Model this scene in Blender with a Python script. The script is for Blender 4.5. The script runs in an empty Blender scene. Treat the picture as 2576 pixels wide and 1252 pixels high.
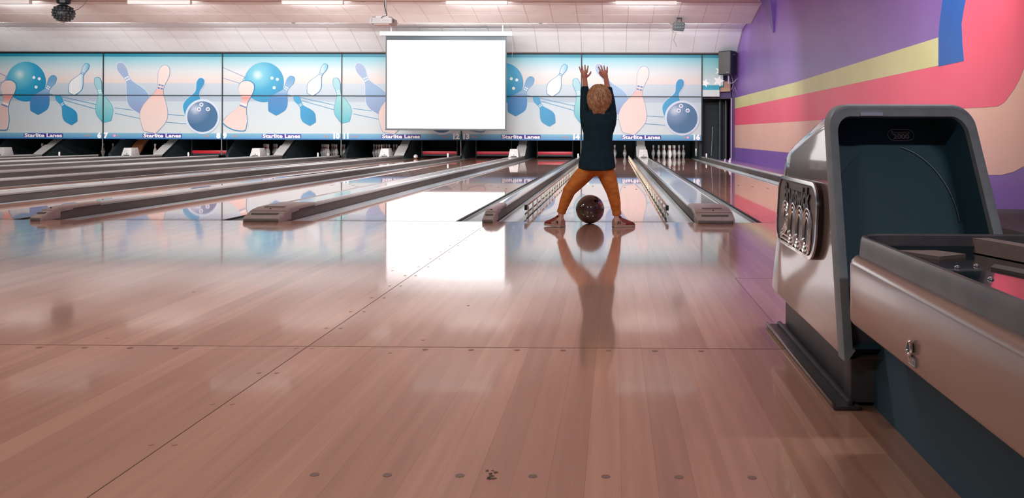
import bpy, bmesh, math, random
from mathutils import Vector, Matrix
random.seed(7)
SC = bpy.context.scene
COL = SC.collection

# ------------------------------------------------------------------ camera
cam_d = bpy.data.cameras.new('camera')
cam = bpy.data.objects.new('camera', cam_d); COL.objects.link(cam)
cam_d.sensor_fit = 'HORIZONTAL'; cam_d.sensor_width = 36.0
cam_d.lens = 36.0 * 2100 / 2576
cam_d.shift_x = (1288 - 1525) / 2576
cam_d.shift_y = (342.3 - 626) / 2576
cam_d.clip_start = 0.02; cam_d.clip_end = 100
cam.matrix_world = (Matrix.Translation((0, 0, 0.642)) @ Matrix.Rotation(0.0098, 4, 'Z')
                    @ Matrix.Rotation(math.pi / 2, 4, 'X') @ Matrix.Rotation(0.0032, 4, 'Z'))
SC.camera = cam

# ------------------------------------------------------------------ world, exposure, light levels
w = bpy.data.worlds.new('world'); SC.world = w; w.use_nodes = True
w.node_tree.nodes['Background'].inputs[0].default_value = (0.30, 0.36, 0.40, 1)
w.node_tree.nodes['Background'].inputs[1].default_value = 0.05
SC.view_settings.view_transform = 'Standard'
SC.view_settings.look = 'None'
SC.view_settings.exposure = 0.0
SC.view_settings.gamma = 1.0
SC.view_settings.use_curve_mapping = False
try:
    SC.cycles.max_bounces = 8; SC.cycles.diffuse_bounces = 4; SC.cycles.glossy_bounces = 4
    SC.cycles.caustics_reflective = False; SC.cycles.caustics_refractive = False; SC.cycles.sample_clamp_indirect = 6.0
except Exception:
    pass
P_COVE, P_STRIP, P_LANE, P_MID, P_FOUL, P_FILL = 18.0, 31.0, 112.0, 114.0, 42.0, 80.0
P_PIT = {16: 9.0, 15: 8.0, 7: 3.0}      # lamps over the pin decks
SCREEN_GLOW = 0.5  # emission on the screen cloth stands in for the projector's light

def area_light(name, loc, size, size_y, power, direction, color=(1, 1, 1), parent=None, spread=180):
    d = bpy.data.lights.new(name, 'AREA'); d.shape = 'RECTANGLE'; d.spread = math.radians(spread)
    d.size = size; d.size_y = size_y; d.energy = power; d.color = color
    o = bpy.data.objects.new(name, d); COL.objects.link(o)
    o.location = loc
    o.rotation_euler = Vector(direction).to_track_quat('-Z', 'Y').to_euler()
    if parent is not None:
        o.parent = parent; o.location = Vector(loc) - ORG[parent.name]
    return o

# ------------------------------------------------------------------ helpers
ORG = {}
def lin(c):
    c = c / 255.0
    return c / 12.92 if c <= 0.04045 else ((c + 0.055) / 1.055) ** 2.4
def rgb(r, g, b): return (lin(r), lin(g), lin(b), 1.0)
MATS = {}
def mat(name, color=(200, 200, 200), rough=0.5, metal=0.0, spec=0.5, coat=0.0, coat_rough=0.05, emit=0.0, emit_color=None):
    if name in MATS: return MATS[name]
    m = bpy.data.materials.new(name); m.use_nodes = True
    b = m.node_tree.nodes['Principled BSDF']
    b.inputs['Base Color'].default_value = rgb(*color)
    b.inputs['Roughness'].default_value = rough
    b.inputs['Metallic'].default_value = metal
    b.inputs['Specular IOR Level'].default_value = spec
    b.inputs['Coat Weight'].default_value = coat
    b.inputs['Coat Roughness'].default_value = coat_rough
    if emit:
        b.inputs['Emission Color'].default_value = rgb(*(emit_color or color))
        b.inputs['Emission Strength'].default_value = emit
    MATS[name] = m
    return m
def nt(m): return m.node_tree, m.node_tree.nodes['Principled BSDF']
PRINT = 0.72     # matte print on the panels reflects less than white paint
def ramp_node(t, stops, interp='LINEAR', f=1.0):
    r = t.nodes.new('ShaderNodeValToRGB'); cr = r.color_ramp; cr.interpolation = interp
    while len(cr.elements) < len(stops): cr.elements.new(0.5)
    for e, (p, c) in zip(cr.elements, stops): e.position = p; e.color = tuple(q * f for q in rgb(*c)[:3]) + (1,)
    return r
def mat_noise(name, c1, c2, scale=(1, 1, 1), nscale=5, rough=0.5, detail=3, lo=0.35, hi=0.65, coat=0.0, coat_rough=0.05, metal=0.0, bump=0.0, spec=0.5):
    """two colours mixed by world-space noise"""
    if name in MATS: return MATS[name]
    m = mat(name, c1, rough, metal, spec, coat, coat_rough); t, b = nt(m)
    g = t.nodes.new('ShaderNodeNewGeometry'); mp = t.nodes.new('ShaderNodeMapping'); mp.inputs['Scale'].default_value = scale
    n = t.nodes.new('ShaderNodeTexNoise'); n.inputs['Scale'].default_value = nscale; n.inputs['Detail'].default_value = detail
    r = ramp_node(t, [(lo, c1), (hi, c2)])
    t.links.new(g.outputs['Position'], mp.inputs['Vector']); t.links.new(mp.outputs[0], n.inputs['Vector'])
    t.links.new(n.outputs['Fac'], r.inputs[0]); t.links.new(r.outputs[0], b.inputs['Base Color'])
    if bump:
        bp = t.nodes.new('ShaderNodeBump'); bp.inputs['Strength'].default_value = bump; bp.inputs['Distance'].default_value = 0.002
        t.links.new(n.outputs['Fac'], bp.inputs['Height']); t.links.new(bp.outputs[0], b.inputs['Normal'])
    return m
def mat_grad(name, stops, axis=2, rough=0.45, interp='LINEAR'):
    """colour ramp along an axis of the object's own box (printed gradients, painted rail shade)"""
    if name in MATS: return MATS[name]
    m = mat(name, (255, 255, 255), rough); t, b = nt(m)
    tc = t.nodes.new('ShaderNodeTexCoord'); s = t.nodes.new('ShaderNodeSeparateXYZ'); r = ramp_node(t, stops, interp, PRINT)
    t.links.new(tc.outputs['Generated'], s.inputs[0]); t.links.new(s.outputs[axis], r.inputs[0]); t.links.new(r.outputs[0], b.inputs['Base Color'])
    return m
def mat_radial(name, stops, cx, cz, rad, rough=0.4):
    """printed ball: colours spread from a spot inside the object's own box"""
    if name in MATS: return MATS[name]
    m = mat(name, (255, 255, 255), rough); t, b = nt(m)
    tc = t.nodes.new('ShaderNodeTexCoord'); mp = t.nodes.new('ShaderNodeMapping')
    mp.inputs['Location'].default_value = (-cx, 0, -cz); mp.inputs['Scale'].default_value = (1, 0, 1)
    v = t.nodes.new('ShaderNodeVectorMath'); v.operation = 'LENGTH'; d = t.nodes.new('ShaderNodeMath'); d.operation = 'DIVIDE'; d.inputs[1].default_value = rad
    r = ramp_node(t, stops, f=PRINT)
    t.links.new(tc.outputs['Generated'], mp.inputs['Vector']); t.links.new(mp.outputs[0], v.inputs[0])
    t.links.new(v.outputs['Value'], d.inputs[0]); t.links.new(d.outputs[0], r.inputs[0]); t.links.new(r.outputs[0], b.inputs['Base Color'])
    return m

class MB:
    def __init__(s): s.v = []; s.f = []
    def add(s, vs, fs):
        n = len(s.v); s.v += [Vector(p) for p in vs]; s.f += [[i + n for i in f] for f in fs]; return s
    def box(s, x0, x1, y0, y1, z0, z1):
        return s.add([(x0, y0, z0), (x1, y0, z0), (x1, y1, z0), (x0, y1, z0), (x0, y0, z1), (x1, y0, z1), (x1, y1, z1), (x0, y1, z1)],
                     [(0, 3, 2, 1), (4, 5, 6, 7), (0, 1, 5, 4), (1, 2, 6, 5), (2, 3, 7, 6), (3, 0, 4, 7)])
    def loft(s, rings, cap0=True, cap1=True, closed=True):
        n = len(rings[0]); base = len(s.v)
        for r in rings: s.v += [Vector(p) for p in r]
        for i in range(len(rings) - 1):
            for j in range(n if closed else n - 1):
                a = base + i * n + j; b = base + i * n + (j + 1) % n
                s.f.append([a, b, b + n, a + n])
        if cap0: s.f.append([base + j for j in range(n)][::-1])
        if cap1: s.f.append([base + (len(rings) - 1) * n + j for j in range(n)])
        return s
    def prism(s, poly, axis, a, b):
        def p3(p, t):
            return {'x': (t, p[0], p[1]), 'y': (p[0], t, p[1]), 'z': (p[0], p[1], t)}[axis]
        return s.loft([[p3(p, a) for p in poly], [p3(p, b) for p in poly]])
    def lathe(s, prof, seg=16, c=(0, 0, 0), axis='z'):
        rings = []
        for r, h in prof:
            ring = []
            for k in range(seg):
                t = 2 * math.pi * k / seg; x, y = r * math.cos(t), r * math.sin(t)
                p = {'z': (x, y, h), 'y': (x, h, y), 'x': (h, x, y)}[axis]
                ring.append((p[0] + c[0], p[1] + c[1], p[2] + c[2]))
            rings.append(ring)
        return s.loft(rings)
    def tube(s, path, r, seg=8, caps=True):
        path = [Vector(p) for p in path]; rr = r if isinstance(r, (list, tuple)) else [r] * len(path)
        rings = []; prev = None
        for i, p in enumerate(path):
            d = (path[min(i + 1, len(path) - 1)] - path[max(i - 1, 0)]).normalized()
            if prev is None:
                u = d.orthogonal().normalized()
            else:
                u = (prev - d * prev.dot(d)).normalized()
            prev = u; vv = d.cross(u)
            rings.append([p + (u * math.cos(2 * math.pi * k / seg) + vv * math.sin(2 * math.pi * k / seg)) * rr[i] for k in range(seg)])
        return s.loft(rings, caps, caps)
    def ell(s, c, r, seg=20, n=12):
        prof = []
        rings = []
        for i in range(n + 1):
            a = -math.pi / 2 + math.pi * i / n; q = max(math.cos(a), 0.02)
            rings.append([(c[0] + r[0] * q * math.cos(2 * math.pi * k / seg), c[1] + r[1] * q * math.sin(2 * math.pi * k / seg), c[2] + r[2] * math.sin(a)) for k in range(seg)])
        return s.loft(rings)
    def xf(s, M):
        s.v = [M @ p for p in s.v]; return s
    def mesh(s, name, off=(0, 0, 0), smooth=False, bevel=0.0, bseg=2):
        me = bpy.data.meshes.new(name); o = Vector(off)
        me.from_pydata([tuple(p - o) for p in s.v], [], s.f)
        bm = bmesh.new(); bm.from_mesh(me)
        bmesh.ops.recalc_face_normals(bm, faces=bm.faces)
        if bevel:
            ed = [e for e in bm.edges if len(e.link_faces) == 2 and e.calc_face_angle(0) > 0.5]
            bmesh.ops.bevel(bm, geom=ed, offset=bevel, segments=bseg, profile=0.5, affect='EDGES', clamp_overlap=True)
        bm.to_mesh(me); bm.free()
        if smooth or bevel:
            me.polygons.foreach_set('use_smooth', [True] * len(me.polygons))
            me.set_sharp_from_angle(angle=math.radians(40))
        me.update(); return me

def rrect(x0, x1, y0, y1, r, n=5):
    r4 = r if isinstance(r, (list, tuple)) else [r] * 4
    out = []
    for (cx, cy, a, q) in ((x1, y1, 0, r4[0]), (x0, y1, 90, r4[1]), (x0, y0, 180, r4[2]), (x1, y0, 270, r4[3])):
        sx = -1 if cx == x1 else 1; sy = -1 if cy == y1 else 1
        for k in range(n + 1):
            t = math.radians(a + 90 * k / n)
            out.append((cx + sx * q + q * math.cos(t), cy + sy * q + q * math.sin(t)))
    return out

def setprops(o, label=None, cat=None, group=None, kind=None):
    if label: o['label'] = label
    if cat: o['category'] = cat
    if group: o['group'] = group
    if kind: o['kind'] = kind
    return o
def thing(name, label, cat, loc=(0, 0, 0), group=None, kind=None):
    o = bpy.data.objects.new(name, None); o.empty_display_size = 0.1; COL.objects.link(o); o.location = loc
    ORG[o.name] = Vector(loc)
    return setprops(o, label, cat, group, kind)
def obj(name, data, m, parent=None, loc=None):
    """link a mesh; MB geometry is given in world space and stored relative to the parent's origin"""
    o = bpy.data.objects.new(name, data); COL.objects.link(o)
    if m is not None and not data.materials: data.materials.append(m)
    if parent is not None: o.parent = parent
    if loc is not None: o.location = loc
    return o
def part(name, mb, m, parent, smooth=False, bevel=0.0, label=None, bseg=2):
    org = ORG[parent.name]
    o = obj(name, mb.mesh(name, org, smooth, bevel, bseg), m, parent); ORG[o.name] = org
    if label: o['label'] = label
    return o
def solo(name, mb, m, label, cat, loc, smooth=False, bevel=0.0, group=None, kind=None):
    o = obj(name, mb.mesh(name, loc, smooth, bevel), m, None, loc); ORG[o.name] = Vector(loc)
    return setprops(o, label, cat, group, kind)
def struct(name, mb, m, smooth=False, label=None):
    o = obj(name, mb.mesh(name, (0, 0, 0), smooth), m); ORG[o.name] = Vector((0, 0, 0))
    return setprops(o, label, None, None, 'structure')
def dup(root, loc, label=None, group=None, rot=None):
    r = root.copy(); COL.objects.link(r); r.location = loc
    if rot is not None: r.rotation_euler = rot
    if label: r['label'] = label
    if group: r['group'] = group
    for ch in root.children:
        c = ch.copy(); COL.objects.link(c); c.parent = r
        for g in ch.children:
            d = g.copy(); COL.objects.link(d); d.parent = c
    return r
def text_mb(s, size, M, extrude=0.001, offset=0.0, sx=1.0, spacing=1.0, align='CENTER'):
    cu = bpy.data.curves.new('txt', 'FONT'); cu.body = s; cu.size = size; cu.extrude = extrude; cu.offset = offset
    cu.align_x = align; cu.align_y = 'CENTER'; cu.space_character = spacing; cu.resolution_u = 3
    o = bpy.data.objects.new('txt', cu); COL.objects.link(o)
    dg = bpy.context.evaluated_depsgraph_get(); me = bpy.data.meshes.new_from_object(o.evaluated_get(dg))
    mb = MB(); mb.v = [M @ Vector((v.co.x * sx, v.co.y, v.co.z)) for v in me.vertices]; mb.f = [list(p.vertices) for p in me.polygons]
    bpy.data.objects.remove(o); bpy.data.curves.remove(cu); bpy.data.meshes.remove(me)
    return mb
def remesh(mb, voxel, smooth_iter, name):
    me = mb.mesh('tmp'); o = bpy.data.objects.new('tmp', me); COL.objects.link(o)
    r = o.modifiers.new('r', 'REMESH'); r.mode = 'VOXEL'; r.voxel_size = voxel; r.use_smooth_shade = True
    if smooth_iter:
        q = o.modifiers.new('s', 'SMOOTH'); q.iterations = smooth_iter; q.factor = 0.5
    dg = bpy.context.evaluated_depsgraph_get(); out = bpy.data.meshes.new_from_object(o.evaluated_get(dg)); out.name = name
    bpy.data.objects.remove(o); bpy.data.meshes.remove(me)
    out.materials.clear()
    out.polygons.foreach_set('use_smooth', [True] * len(out.polygons))
    return out
def mesh_part(name, me, m, parent, label=None):
    """a ready mesh in world space under a thing"""
    me.transform(Matrix.Translation(-ORG[parent.name])); me.materials.clear()
    o = obj(name, me, m, parent); ORG[o.name] = ORG[parent.name]
    if label: o['label'] = label
    return o
FRONT = Matrix(((1, 0, 0, 0), (0, 0, -1, 0), (0, 1, 0, 0), (0, 0, 0, 1)))     # text plane -> faces the approach (-Y)
SIDE = Matrix(((0, 0, -1, 0), (-1, 0, 0, 0), (0, 1, 0, 0), (0, 0, 0, 1)))     # text plane -> faces -X, reads towards -Y
def T(x, y, z): return Matrix.Translation((x, y, z))

# ------------------------------------------------------------------ layout numbers (metres)
YF = 6.24            # foul line
YM = 23.31           # face of the masking panels
YH = YF + 18.29      # head pin
PAIR = 3.356
XB = -0.93           # boundary between lanes 14 and 15
LW = 1.06            # lane width
GW = 0.22            # gutter width
XW = 3.385           # right wall
XL = -21.5           # left wall
def lane_c(n):
    k = (16 - n) // 2
    return (1.636 if n % 2 == 0 else -0.14) - PAIR * k
LANES = list(range(16, 3, -1))
NW = dict(enumerate('zero one two three four five six seven eight nine ten eleven twelve thirteen fourteen fifteen sixteen'.split()))
YEND = 25.75

# ------------------------------------------------------------------ materials
def wood_plank_mat(name, cols, rough, coat, coat_rough, per_object=True, strip=None):
    m = mat(name, cols[0], rough, 0, 0.5, coat, coat_rough); t, b = nt(m)
    g = t.nodes.new('ShaderNodeNewGeometry')
    mp = t.nodes.new('ShaderNodeMapping'); mp.inputs['Scale'].default_value = (38, 1.6, 1)
    n = t.nodes.new('ShaderNodeTexNoise'); n.inputs['Scale'].default_value = 1.0; n.inputs['Detail'].default_value = 4
    t.links.new(g.outputs['Position'], mp.inputs['Vector']); t.links.new(mp.outputs[0], n.inputs['Vector'])
    if per_object:
        oi = t.nodes.new('ShaderNodeObjectInfo'); src = oi.outputs['Random']
    else:
        s = t.nodes.new('ShaderNodeSeparateXYZ'); t.links.new(g.outputs['Position'], s.inputs[0])
        q = t.nodes.new('ShaderNodeMath'); q.operation = 'DIVIDE'; q.inputs[1].default_value = strip; t.links.new(s.outputs['X'], q.inputs[0])
        fl = t.nodes.new('ShaderNodeMath'); fl.operation = 'FLOOR'; t.links.new(q.outputs[0], fl.inputs[0])
        wn = t.nodes.new('ShaderNodeTexWhiteNoise'); wn.noise_dimensions = '1D'; t.links.new(fl.outputs[0], wn.inputs['W']); src = wn.outputs['Value']
    r = ramp_node(t, [(0.0, cols[0]), (0.5, cols[1]), (1.0, cols[2])]); t.links.new(src, r.inputs[0])
    mx = t.nodes.new('ShaderNodeMix'); mx.data_type = 'RGBA'; mx.blend_type = 'MULTIPLY'; mx.inputs['Factor'].default_value = 0.6
    r2 = ramp_node(t, [(0.3, (205, 200, 198)), (0.7, (255, 255, 255))]); t.links.new(n.outputs['Fac'], r2.inputs[0])
    t.links.new(r.outputs[0], mx.inputs['A']); t.links.new(r2.outputs[0], mx.inputs['B']); t.links.new(mx.outputs['Result'], b.inputs['Base Color'])
    return m
M_PLANK = wood_plank_mat('approach_maple', [(178, 128, 104), (194, 143, 117), (208, 157, 130)], 0.34, 1.0, 0.07)
M_PLANK_S = wood_plank_mat('approach_maple_far', [(178, 128, 104), (194, 143, 117), (208, 157, 130)], 0.34, 1.0, 0.07, False, 0.0675)
M_LANE = wood_plank_mat('lane_maple', [(176, 112, 88), (190, 126, 100), (202, 140, 114)], 0.30, 1.0, 0.025, False, LW / 39)
M_DECK = wood_plank_mat('pin_deck_wood', [(120, 76, 60), (132, 86, 68), (140, 94, 76)], 0.30, 1.0, 0.03, False, LW / 39)
for m_ in (M_PLANK, M_PLANK_S): m_.node_tree.nodes['Principled BSDF'].inputs['Specular IOR Level'].default_value = 0.95; m_.node_tree.nodes['Principled BSDF'].inputs['Coat IOR'].default_value = 2.2
M_SUB = mat('subfloor_dark', (70, 52, 46), 0.8)
M_PLUG = mat('plug_brown', (128, 96, 86), 0.5)
M_BLACK = mat('black_teal', (26, 38, 44), 0.5)
M_PIT = mat_noise('pit_dark', (24, 38, 44), (32, 46, 52), (1, 1, 1), 3, 0.7)
M_GUTTER = mat_noise('gutter_grey', (150, 158, 160), (176, 182, 182), (6, 0.5, 6), 2, 0.28, coat=0.4, coat_rough=0.1)
M_DIVSIDE = mat_noise('divider_side', (88, 80, 76), (102, 92, 86), (3, 0.6, 3), 3, 0.5)
M_CAP = mat_noise('divider_cap', (168, 166, 164), (186, 184, 180), (5, 0.4, 5), 2, 0.22, coat=0.7, coat_rough=0.06)
M_NOSE = mat_noise('nose_plastic', (158, 146, 140), (168, 156, 150), (9, 9, 9), 3, 0.38)
M_PURPLE_F = mat('walkway_purple', (112, 80, 152), 0.4)
M_WHITE = mat('white_paint', (232, 228, 226), 0.5)
M_CEILW = mat_noise('ceiling_panel_white', (240, 245, 247), (236, 241, 243), (1, 1, 1), 2.5, 0.8, bump=0.1)
M_CEIL = mat_noise('ceiling_tile', (226, 221, 219), (232, 228, 226), (1, 1, 1), 2.5, 0.85, bump=0.15)
M_GRID = mat('ceiling_grid', (206, 190, 184), 0.8)
M_STEEL = mat('dull_steel', (150, 152, 152), 0.35, 0.7)
M_CHROME = mat('chrome', (215, 215, 215), 0.12, 1.0)
M_GREYBOX = mat_noise('grey_cover', (172, 170, 168), (188, 186, 184), (7, 7, 7), 3, 0.45)
M_PIN = mat('pin_white', (238, 238, 236), 0.25, coat=0.6)
M_RED = mat('pin_red', (206, 40, 56), 0.3)
M_LETTER = mat('letter_white', (244, 244, 244), 0.5)

# ------------------------------------------------------------------ floor
floor = struct('floor', MB().box(XL, XW, -5, YF, -0.10, -0.021), M_SUB, label='dark subfloor under the maple approach')
PW = 0.0675
pl_mesh = {}
for key, (a, b) in {'near': (-2.5, 2.53), 'far': (2.53, YF)}.items():
    mb = MB().box(-PW / 2 + 0.0001, PW / 2 - 0.0001, a + 0.0006, b - 0.0006, -0.02, 0.0)
    me = mb.mesh('plank_' + key); me.materials.append(M_PLANK); pl_mesh[key] = me
x0 = XB + PW / 2
cols = range(-57, 53)
for i in cols:
    for key in ('near', 'far'):
        o = bpy.data.objects.new('plank', pl_mesh[key]); COL.objects.link(o); o.parent = floor; o.location = (x0 + i * PW, 0, 0)
rest = MB()
lo = x0 + cols[0] * PW - PW / 2; hi = x0 + cols[-1] * PW + PW / 2
x = lo
while x > XL:
    for a, b in ((-2.5, 2.53), (2.53, YF)): rest.box(max(XL, x - PW) + 0.0001, x - 0.0001, a + 0.0006, b - 0.0006, -0.02, 0)
    x -= PW
x = hi
while x < XW - 0.001:
    for a, b in ((-2.5, 2.53), (2.53, YF)): rest.box(x + 0.0001, min(XW, x + PW) - 0.0001, a + 0.0006, b - 0.0006, -0.02, 0)
    x += PW
o = part('plank_field', rest, M_PLANK_S, floor); o['kind'] = 'stuff'
o = part('concourse_floor', MB().box(XL, XW, -5, -2.5, -0.02, 0.0), mat_noise('carpet', (40, 44, 60), (58, 50, 74), nscale=30, rough=0.95), floor)
# long seam between the two lane pairs and the seams beside the ball return
M_SEAM = mat('seam_dark', (92, 66, 58), 0.7)
part('seam', MB().box(XB - 0.0012, XB + 0.0012, -1, YF, -0.01, 0.0004), M_SEAM, floor)
part('seam', MB().box(0.549, 0.5505, 2.9, 3.79, -0.01, 0.0004), M_SEAM, floor)
part('seam', MB().box(0.55, 1.3, 3.789, 3.7915, -0.01, 0.0004), M_SEAM, floor)
part('seam', MB().box(-4.7, 1.3, 2.529, 2.5315, -0.01, 0.0004), M_SEAM, floor)
def disc(r): return MB().lathe([(r, 0.0), (r, 0.0006)], 14)
dot_me = disc(0.0088).mesh('approach_dot'); dot_me.materials.append(M_PLUG)
plug_me = disc(0.006).mesh('screw_plug'); plug_me.materials.append(mat('plug_light', (160, 122, 108), 0.5))
def fl(name, me, x, y):
    o = bpy.data.objects.new(name, me); COL.objects.link(o); o.parent = floor; o.location = (x, y, 0.0)
for n in (13, 14, 15, 16):
    for k in range(-3, 4):
        for y in (1.575, 2.50):
            if n == 16 and y < 2: continue
            fl('approach_dot', dot_me, lane_c(n) - 0.012 + k * 0.1378, y)
y = 1.46
while y < 6.1:
    for s in (-1, 1): fl('screw_plug', plug_me, XB - 0.004 + s * 0.024, y)
    y += 0.262
for (px_, py_) in ((-0.66, 2.46), (-1.6, 2.62), (-0.60, 2.62), (-1.05, 3.95), (-0.42, 4.3), (-1.72, 3.4), (-0.55, 3.15)):
    fl('screw_plug', plug_me, px_, py_)
# scuff on the boards
scuff = MB()
for k in range(9):
    cx, cy = -0.23 + random.uniform(-.012, .014), 1.58 + random.uniform(-.02, .02); r = random.uniform(.002, .006)
    scuff.prism([(cx + r * random.uniform(.6, 1.3) * math.cos(t * math.pi / 4), cy + r * random.uniform(.6, 1.3) * math.sin(t * math.pi / 4)) for t in range(8)], 'z', 0.0, 0.0007)
part('scuff_mark', scuff, mat('scuff', (96, 72, 64), 0.8), floor)
# ground under the lanes and behind the panels
lane_bed = part('lane_bed', MB().box(XL, XW, YF, 27.0, -0.30, -0.16), M_PIT, floor)
part('side_walkway', MB().box(2.50, XW, YF + 0.02, 23.4, -0.16, -0.002), M_PURPLE_F, floor)

# ------------------------------------------------------------------ lanes, gutters, dividers
lane_mb = MB().box(-LW / 2, LW / 2, 0, 18.0, -0.05, 0.0)
lane_me = lane_mb.mesh('lane_boards'); lane_me.materials.append(M_LANE)
deck_me = MB().box(-LW / 2, LW / 2, 18.0, YEND - YF, -0.05, 0.0).mesh('pin_deck'); deck_me.materials.append(M_DECK)
edge_me = {s: MB().box(s * LW / 2 - (0.012 if s < 0 else 0), s * LW / 2 + (0.012 if s > 0 else 0), 0, YEND - YF, -0.07, -0.002).mesh('edge_strip') for s in (-1, 1)}
for me in edge_me.values(): me.materials.append(M_BLACK)
foul_me = MB().box(-LW / 2, LW / 2, -0.003, 0.003, -0.02, 0.0005).mesh('foul_line'); foul_me.materials.append(mat('foul_dark', (120, 96, 88), 0.4))
arrow_me = MB().prism([(-.014, 0), (.014, 0), (0, .15)], 'z', 0, 0.0006).mesh('lane_arrow'); arrow_me.materials.append(mat('arrow_dark', (70, 44, 38), 0.4))
def child(name, me, par, loc=(0, 0, 0)):
    o = bpy.data.objects.new(name, me); COL.objects.link(o); o.parent = par; o.location = loc; ORG[o.name] = ORG.get(par.name, Vector())
    return o
for n in LANES:
    extra = {16: 'with a full rack, next to the purple wall', 15: 'with bumper rails, straddled by the child', 14: 'with a lowered red bar at its end', 13: 'with a lowered red bar at its end'}.get(n, '')
    t = thing('bowling_lane', ('glossy maple bowling lane %s ' % NW[n] + extra).strip(), 'lane', (lane_c(n), YF, 0), 'bowling lanes')
    child('lane_boards', lane_me, t); child('pin_deck', deck_me, t); child('foul_line', foul_me, t)
    for s in (-1, 1): child('edge_strip', edge_me[s], t)
    if n >= 13:
        for k in range(-3, 4): child('lane_arrow', arrow_me, t, (k * 0.1359, 4.72 - abs(k) * 0.30, 0))
def gutter_mesh():
    prof = []
    h = GW / 2 - 0.012
    for k in range(13):
        a = math.pi * k / 12; prof.append((-h * math.cos(a), -0.012 - 0.062 * math.sin(a)))
    inn = prof; out = [(p[0] * 1.03, p[1] - 0.006) for p in prof][::-1]
    return MB().prism(inn + out, 'y', 0, YEND - YF).mesh('gutter', smooth=True)
gut_me = gutter_mesh(); gut_me.materials.append(M_GUTTER)
for n in LANES:
    for s, side in ((-1, 'left'), (1, 'right')):
        o = bpy.data.objects.new('gutter', gut_me); COL.objects.link(o); o.location = (lane_c(n) + s * (LW / 2 + 0.012 + (GW - 0.012) / 2), YF, 0)
        setprops(o, 'round grey gutter on the %s side of lane %s' % (side, NW[n]), 'gutter', 'gutters beside the lanes')

def divider(xc, wd, label, wide, end=YEND):
    t = thing('lane_divider', label, 'divider', (xc, YF, 0), 'grey dividers between the lanes')
    hw = wd / 2
    part('divider_body', MB().box(xc - hw + 0.004, xc + hw - 0.004, YF + 0.02, 23.02, -0.10, 0.072), M_DIVSIDE, t)
    y0 = YF + 0.62
    L = 1.92
    k = 0
    while y0 < 22.9:
        y1 = min(y0 + L, 23.03)
        prof = [(xc - hw, 0.060), (xc - hw - 0.003, 0.075), (xc - hw + 0.006, 0.088), (xc - hw + 0.016, 0.090)]
        if wide: prof += [(xc - hw + 0.026, 0.090), (xc - hw + 0.030, 0.085)]
        prof = prof + [(2 * xc - p[0], p[1]) for p in prof[::-1]]
        part('cap_plate', MB().prism(prof, 'y', y0 + 0.0015, y1 - 0.0015), M_CAP, t, smooth=True)
        y0 = y1; k += 1
    # nose piece sweeping up from the approach
    st = [(-0.10, 0.028, 0.93, 0.0), (-0.085, 0.040, 0.98, 0.0), (-0.05, 0.046, 1.0, 0.0), (0.0, 0.064, 1.0, 0.0), (0.06, 0.080, 1.0, 0.002), (0.11, 0.087, 1.0, 0.002), (0.115, 0.0875, 1.0, 0.050), (0.16, 0.091, 1.0, 0.052), (0.26, 0.093, 1.0, 0.055), (0.265, 0.093, 1.0, 0.066), (0.40, 0.0935, 1.0, 0.067), (0.63, 0.092, 1.0, 0.067)]
    rings = []
    for dy, h, q, zb in st:
        a = hw * q + 0.006; c = min(0.014, h * 0.4)
        yy = YF + dy
        rings.append([(xc - a, yy, zb), (xc - a, yy, h - c), (xc - a + c * 0.5, yy, h - c * 0.25), (xc - a + c, yy, h), (xc, yy, h), (xc + a - c, yy, h), (xc + a - c * 0.5, yy, h - c * 0.25), (xc + a, yy, h - c), (xc + a, yy, zb)])
    nose = part('nose', MB().loft(rings), M_NOSE, t, smooth=True)
    part('nose_foot', MB().box(xc - hw * 0.94, xc + hw * 0.94, YF - 0.104, YF - 0.06, 0.0005, 0.022), M_DIVSIDE, nose, bevel=0.004)
    part('recess', MB().box(xc - hw * 0.72, xc + hw * 0.72, YF - 0.045, YF - 0.012, 0.048, 0.060), M_DIVSIDE, nose, bevel=0.003)
    part('screw', MB().lathe([(0.006, 0.081), (0.006, 0.0875)], 10, (xc, YF + 0.07, 0)), M_BLACK, nose)
    if wide:
        part('slot', MB().box(xc - hw * 0.55, xc + hw * 0.55, YF + 0.13, YF + 0.19, 0.088, 0.0945), mat('slot_brown', (110, 92, 84), 0.5), nose, bevel=0.003)
    return t
for k in range(0, 6):
    divider(XB - PAIR * k, 0.079, 'narrow grey divider between lanes %s and %s' % (NW[14 - 2 * k], NW[15 - 2 * k]), False)
for k in range(0, 7):
    if 15 - 2 * k < 4: break
    divider(0.748 - PAIR * k, 0.276, 'wide flat divider between lanes %s and %s' % (NW[15 - 2 * k], NW[16 - 2 * k]), True)
divider(2.166 + GW + 0.06, 0.10, 'grey divider cap between lane sixteen and the purple wall', False)

# bumper rails on lane 15
def bumper(x, s, label):
    t = thing('bumper_rail', label, 'bumper rail', (x, YF, 0), 'bumper rails on the child\'s lane')
    cream = mat('bumper_cream', (226, 212, 186), 0.4)
    part('top_rail', MB().box(x + s * 0.010 - 0.007, x + s * 0.010 + 0.007, 6.62, 24.2, 0.078, 0.092), mat('rail_brown', (150, 128, 116), 0.35), t, bevel=0.003)
    part('bottom_rail', MB().box(x - 0.006, x + 0.006, 6.62, 24.2, -0.02, -0.006), M_BLACK, t)
    part('end_cap', MB().box(x + s * 0.010 - 0.011, x + s * 0.010 + 0.011, 6.60, 6.625, 0.055, 0.096), M_BLACK, t, bevel=0.003)
    me = MB().box(-0.006, 0.006, -0.008, 0.008, -0.012, 0.080).mesh('post'); me.materials.append(cream)
    y = 6.70
    while y < 24.1:
        child('post', me, t, (0, y - YF, 0)); y += 0.40
    part('inner_strip', MB().box(x + s * 0.02 - 0.002, x + s * 0.02 + 0.002, 6.64, 24.2, 0.012, 0.026), mat('strip_dark', (60, 66, 68), 0.4), t)
bumper(-0.67 - 0.020, -1, 'slatted bumper rail with cream posts left of the child')
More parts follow.
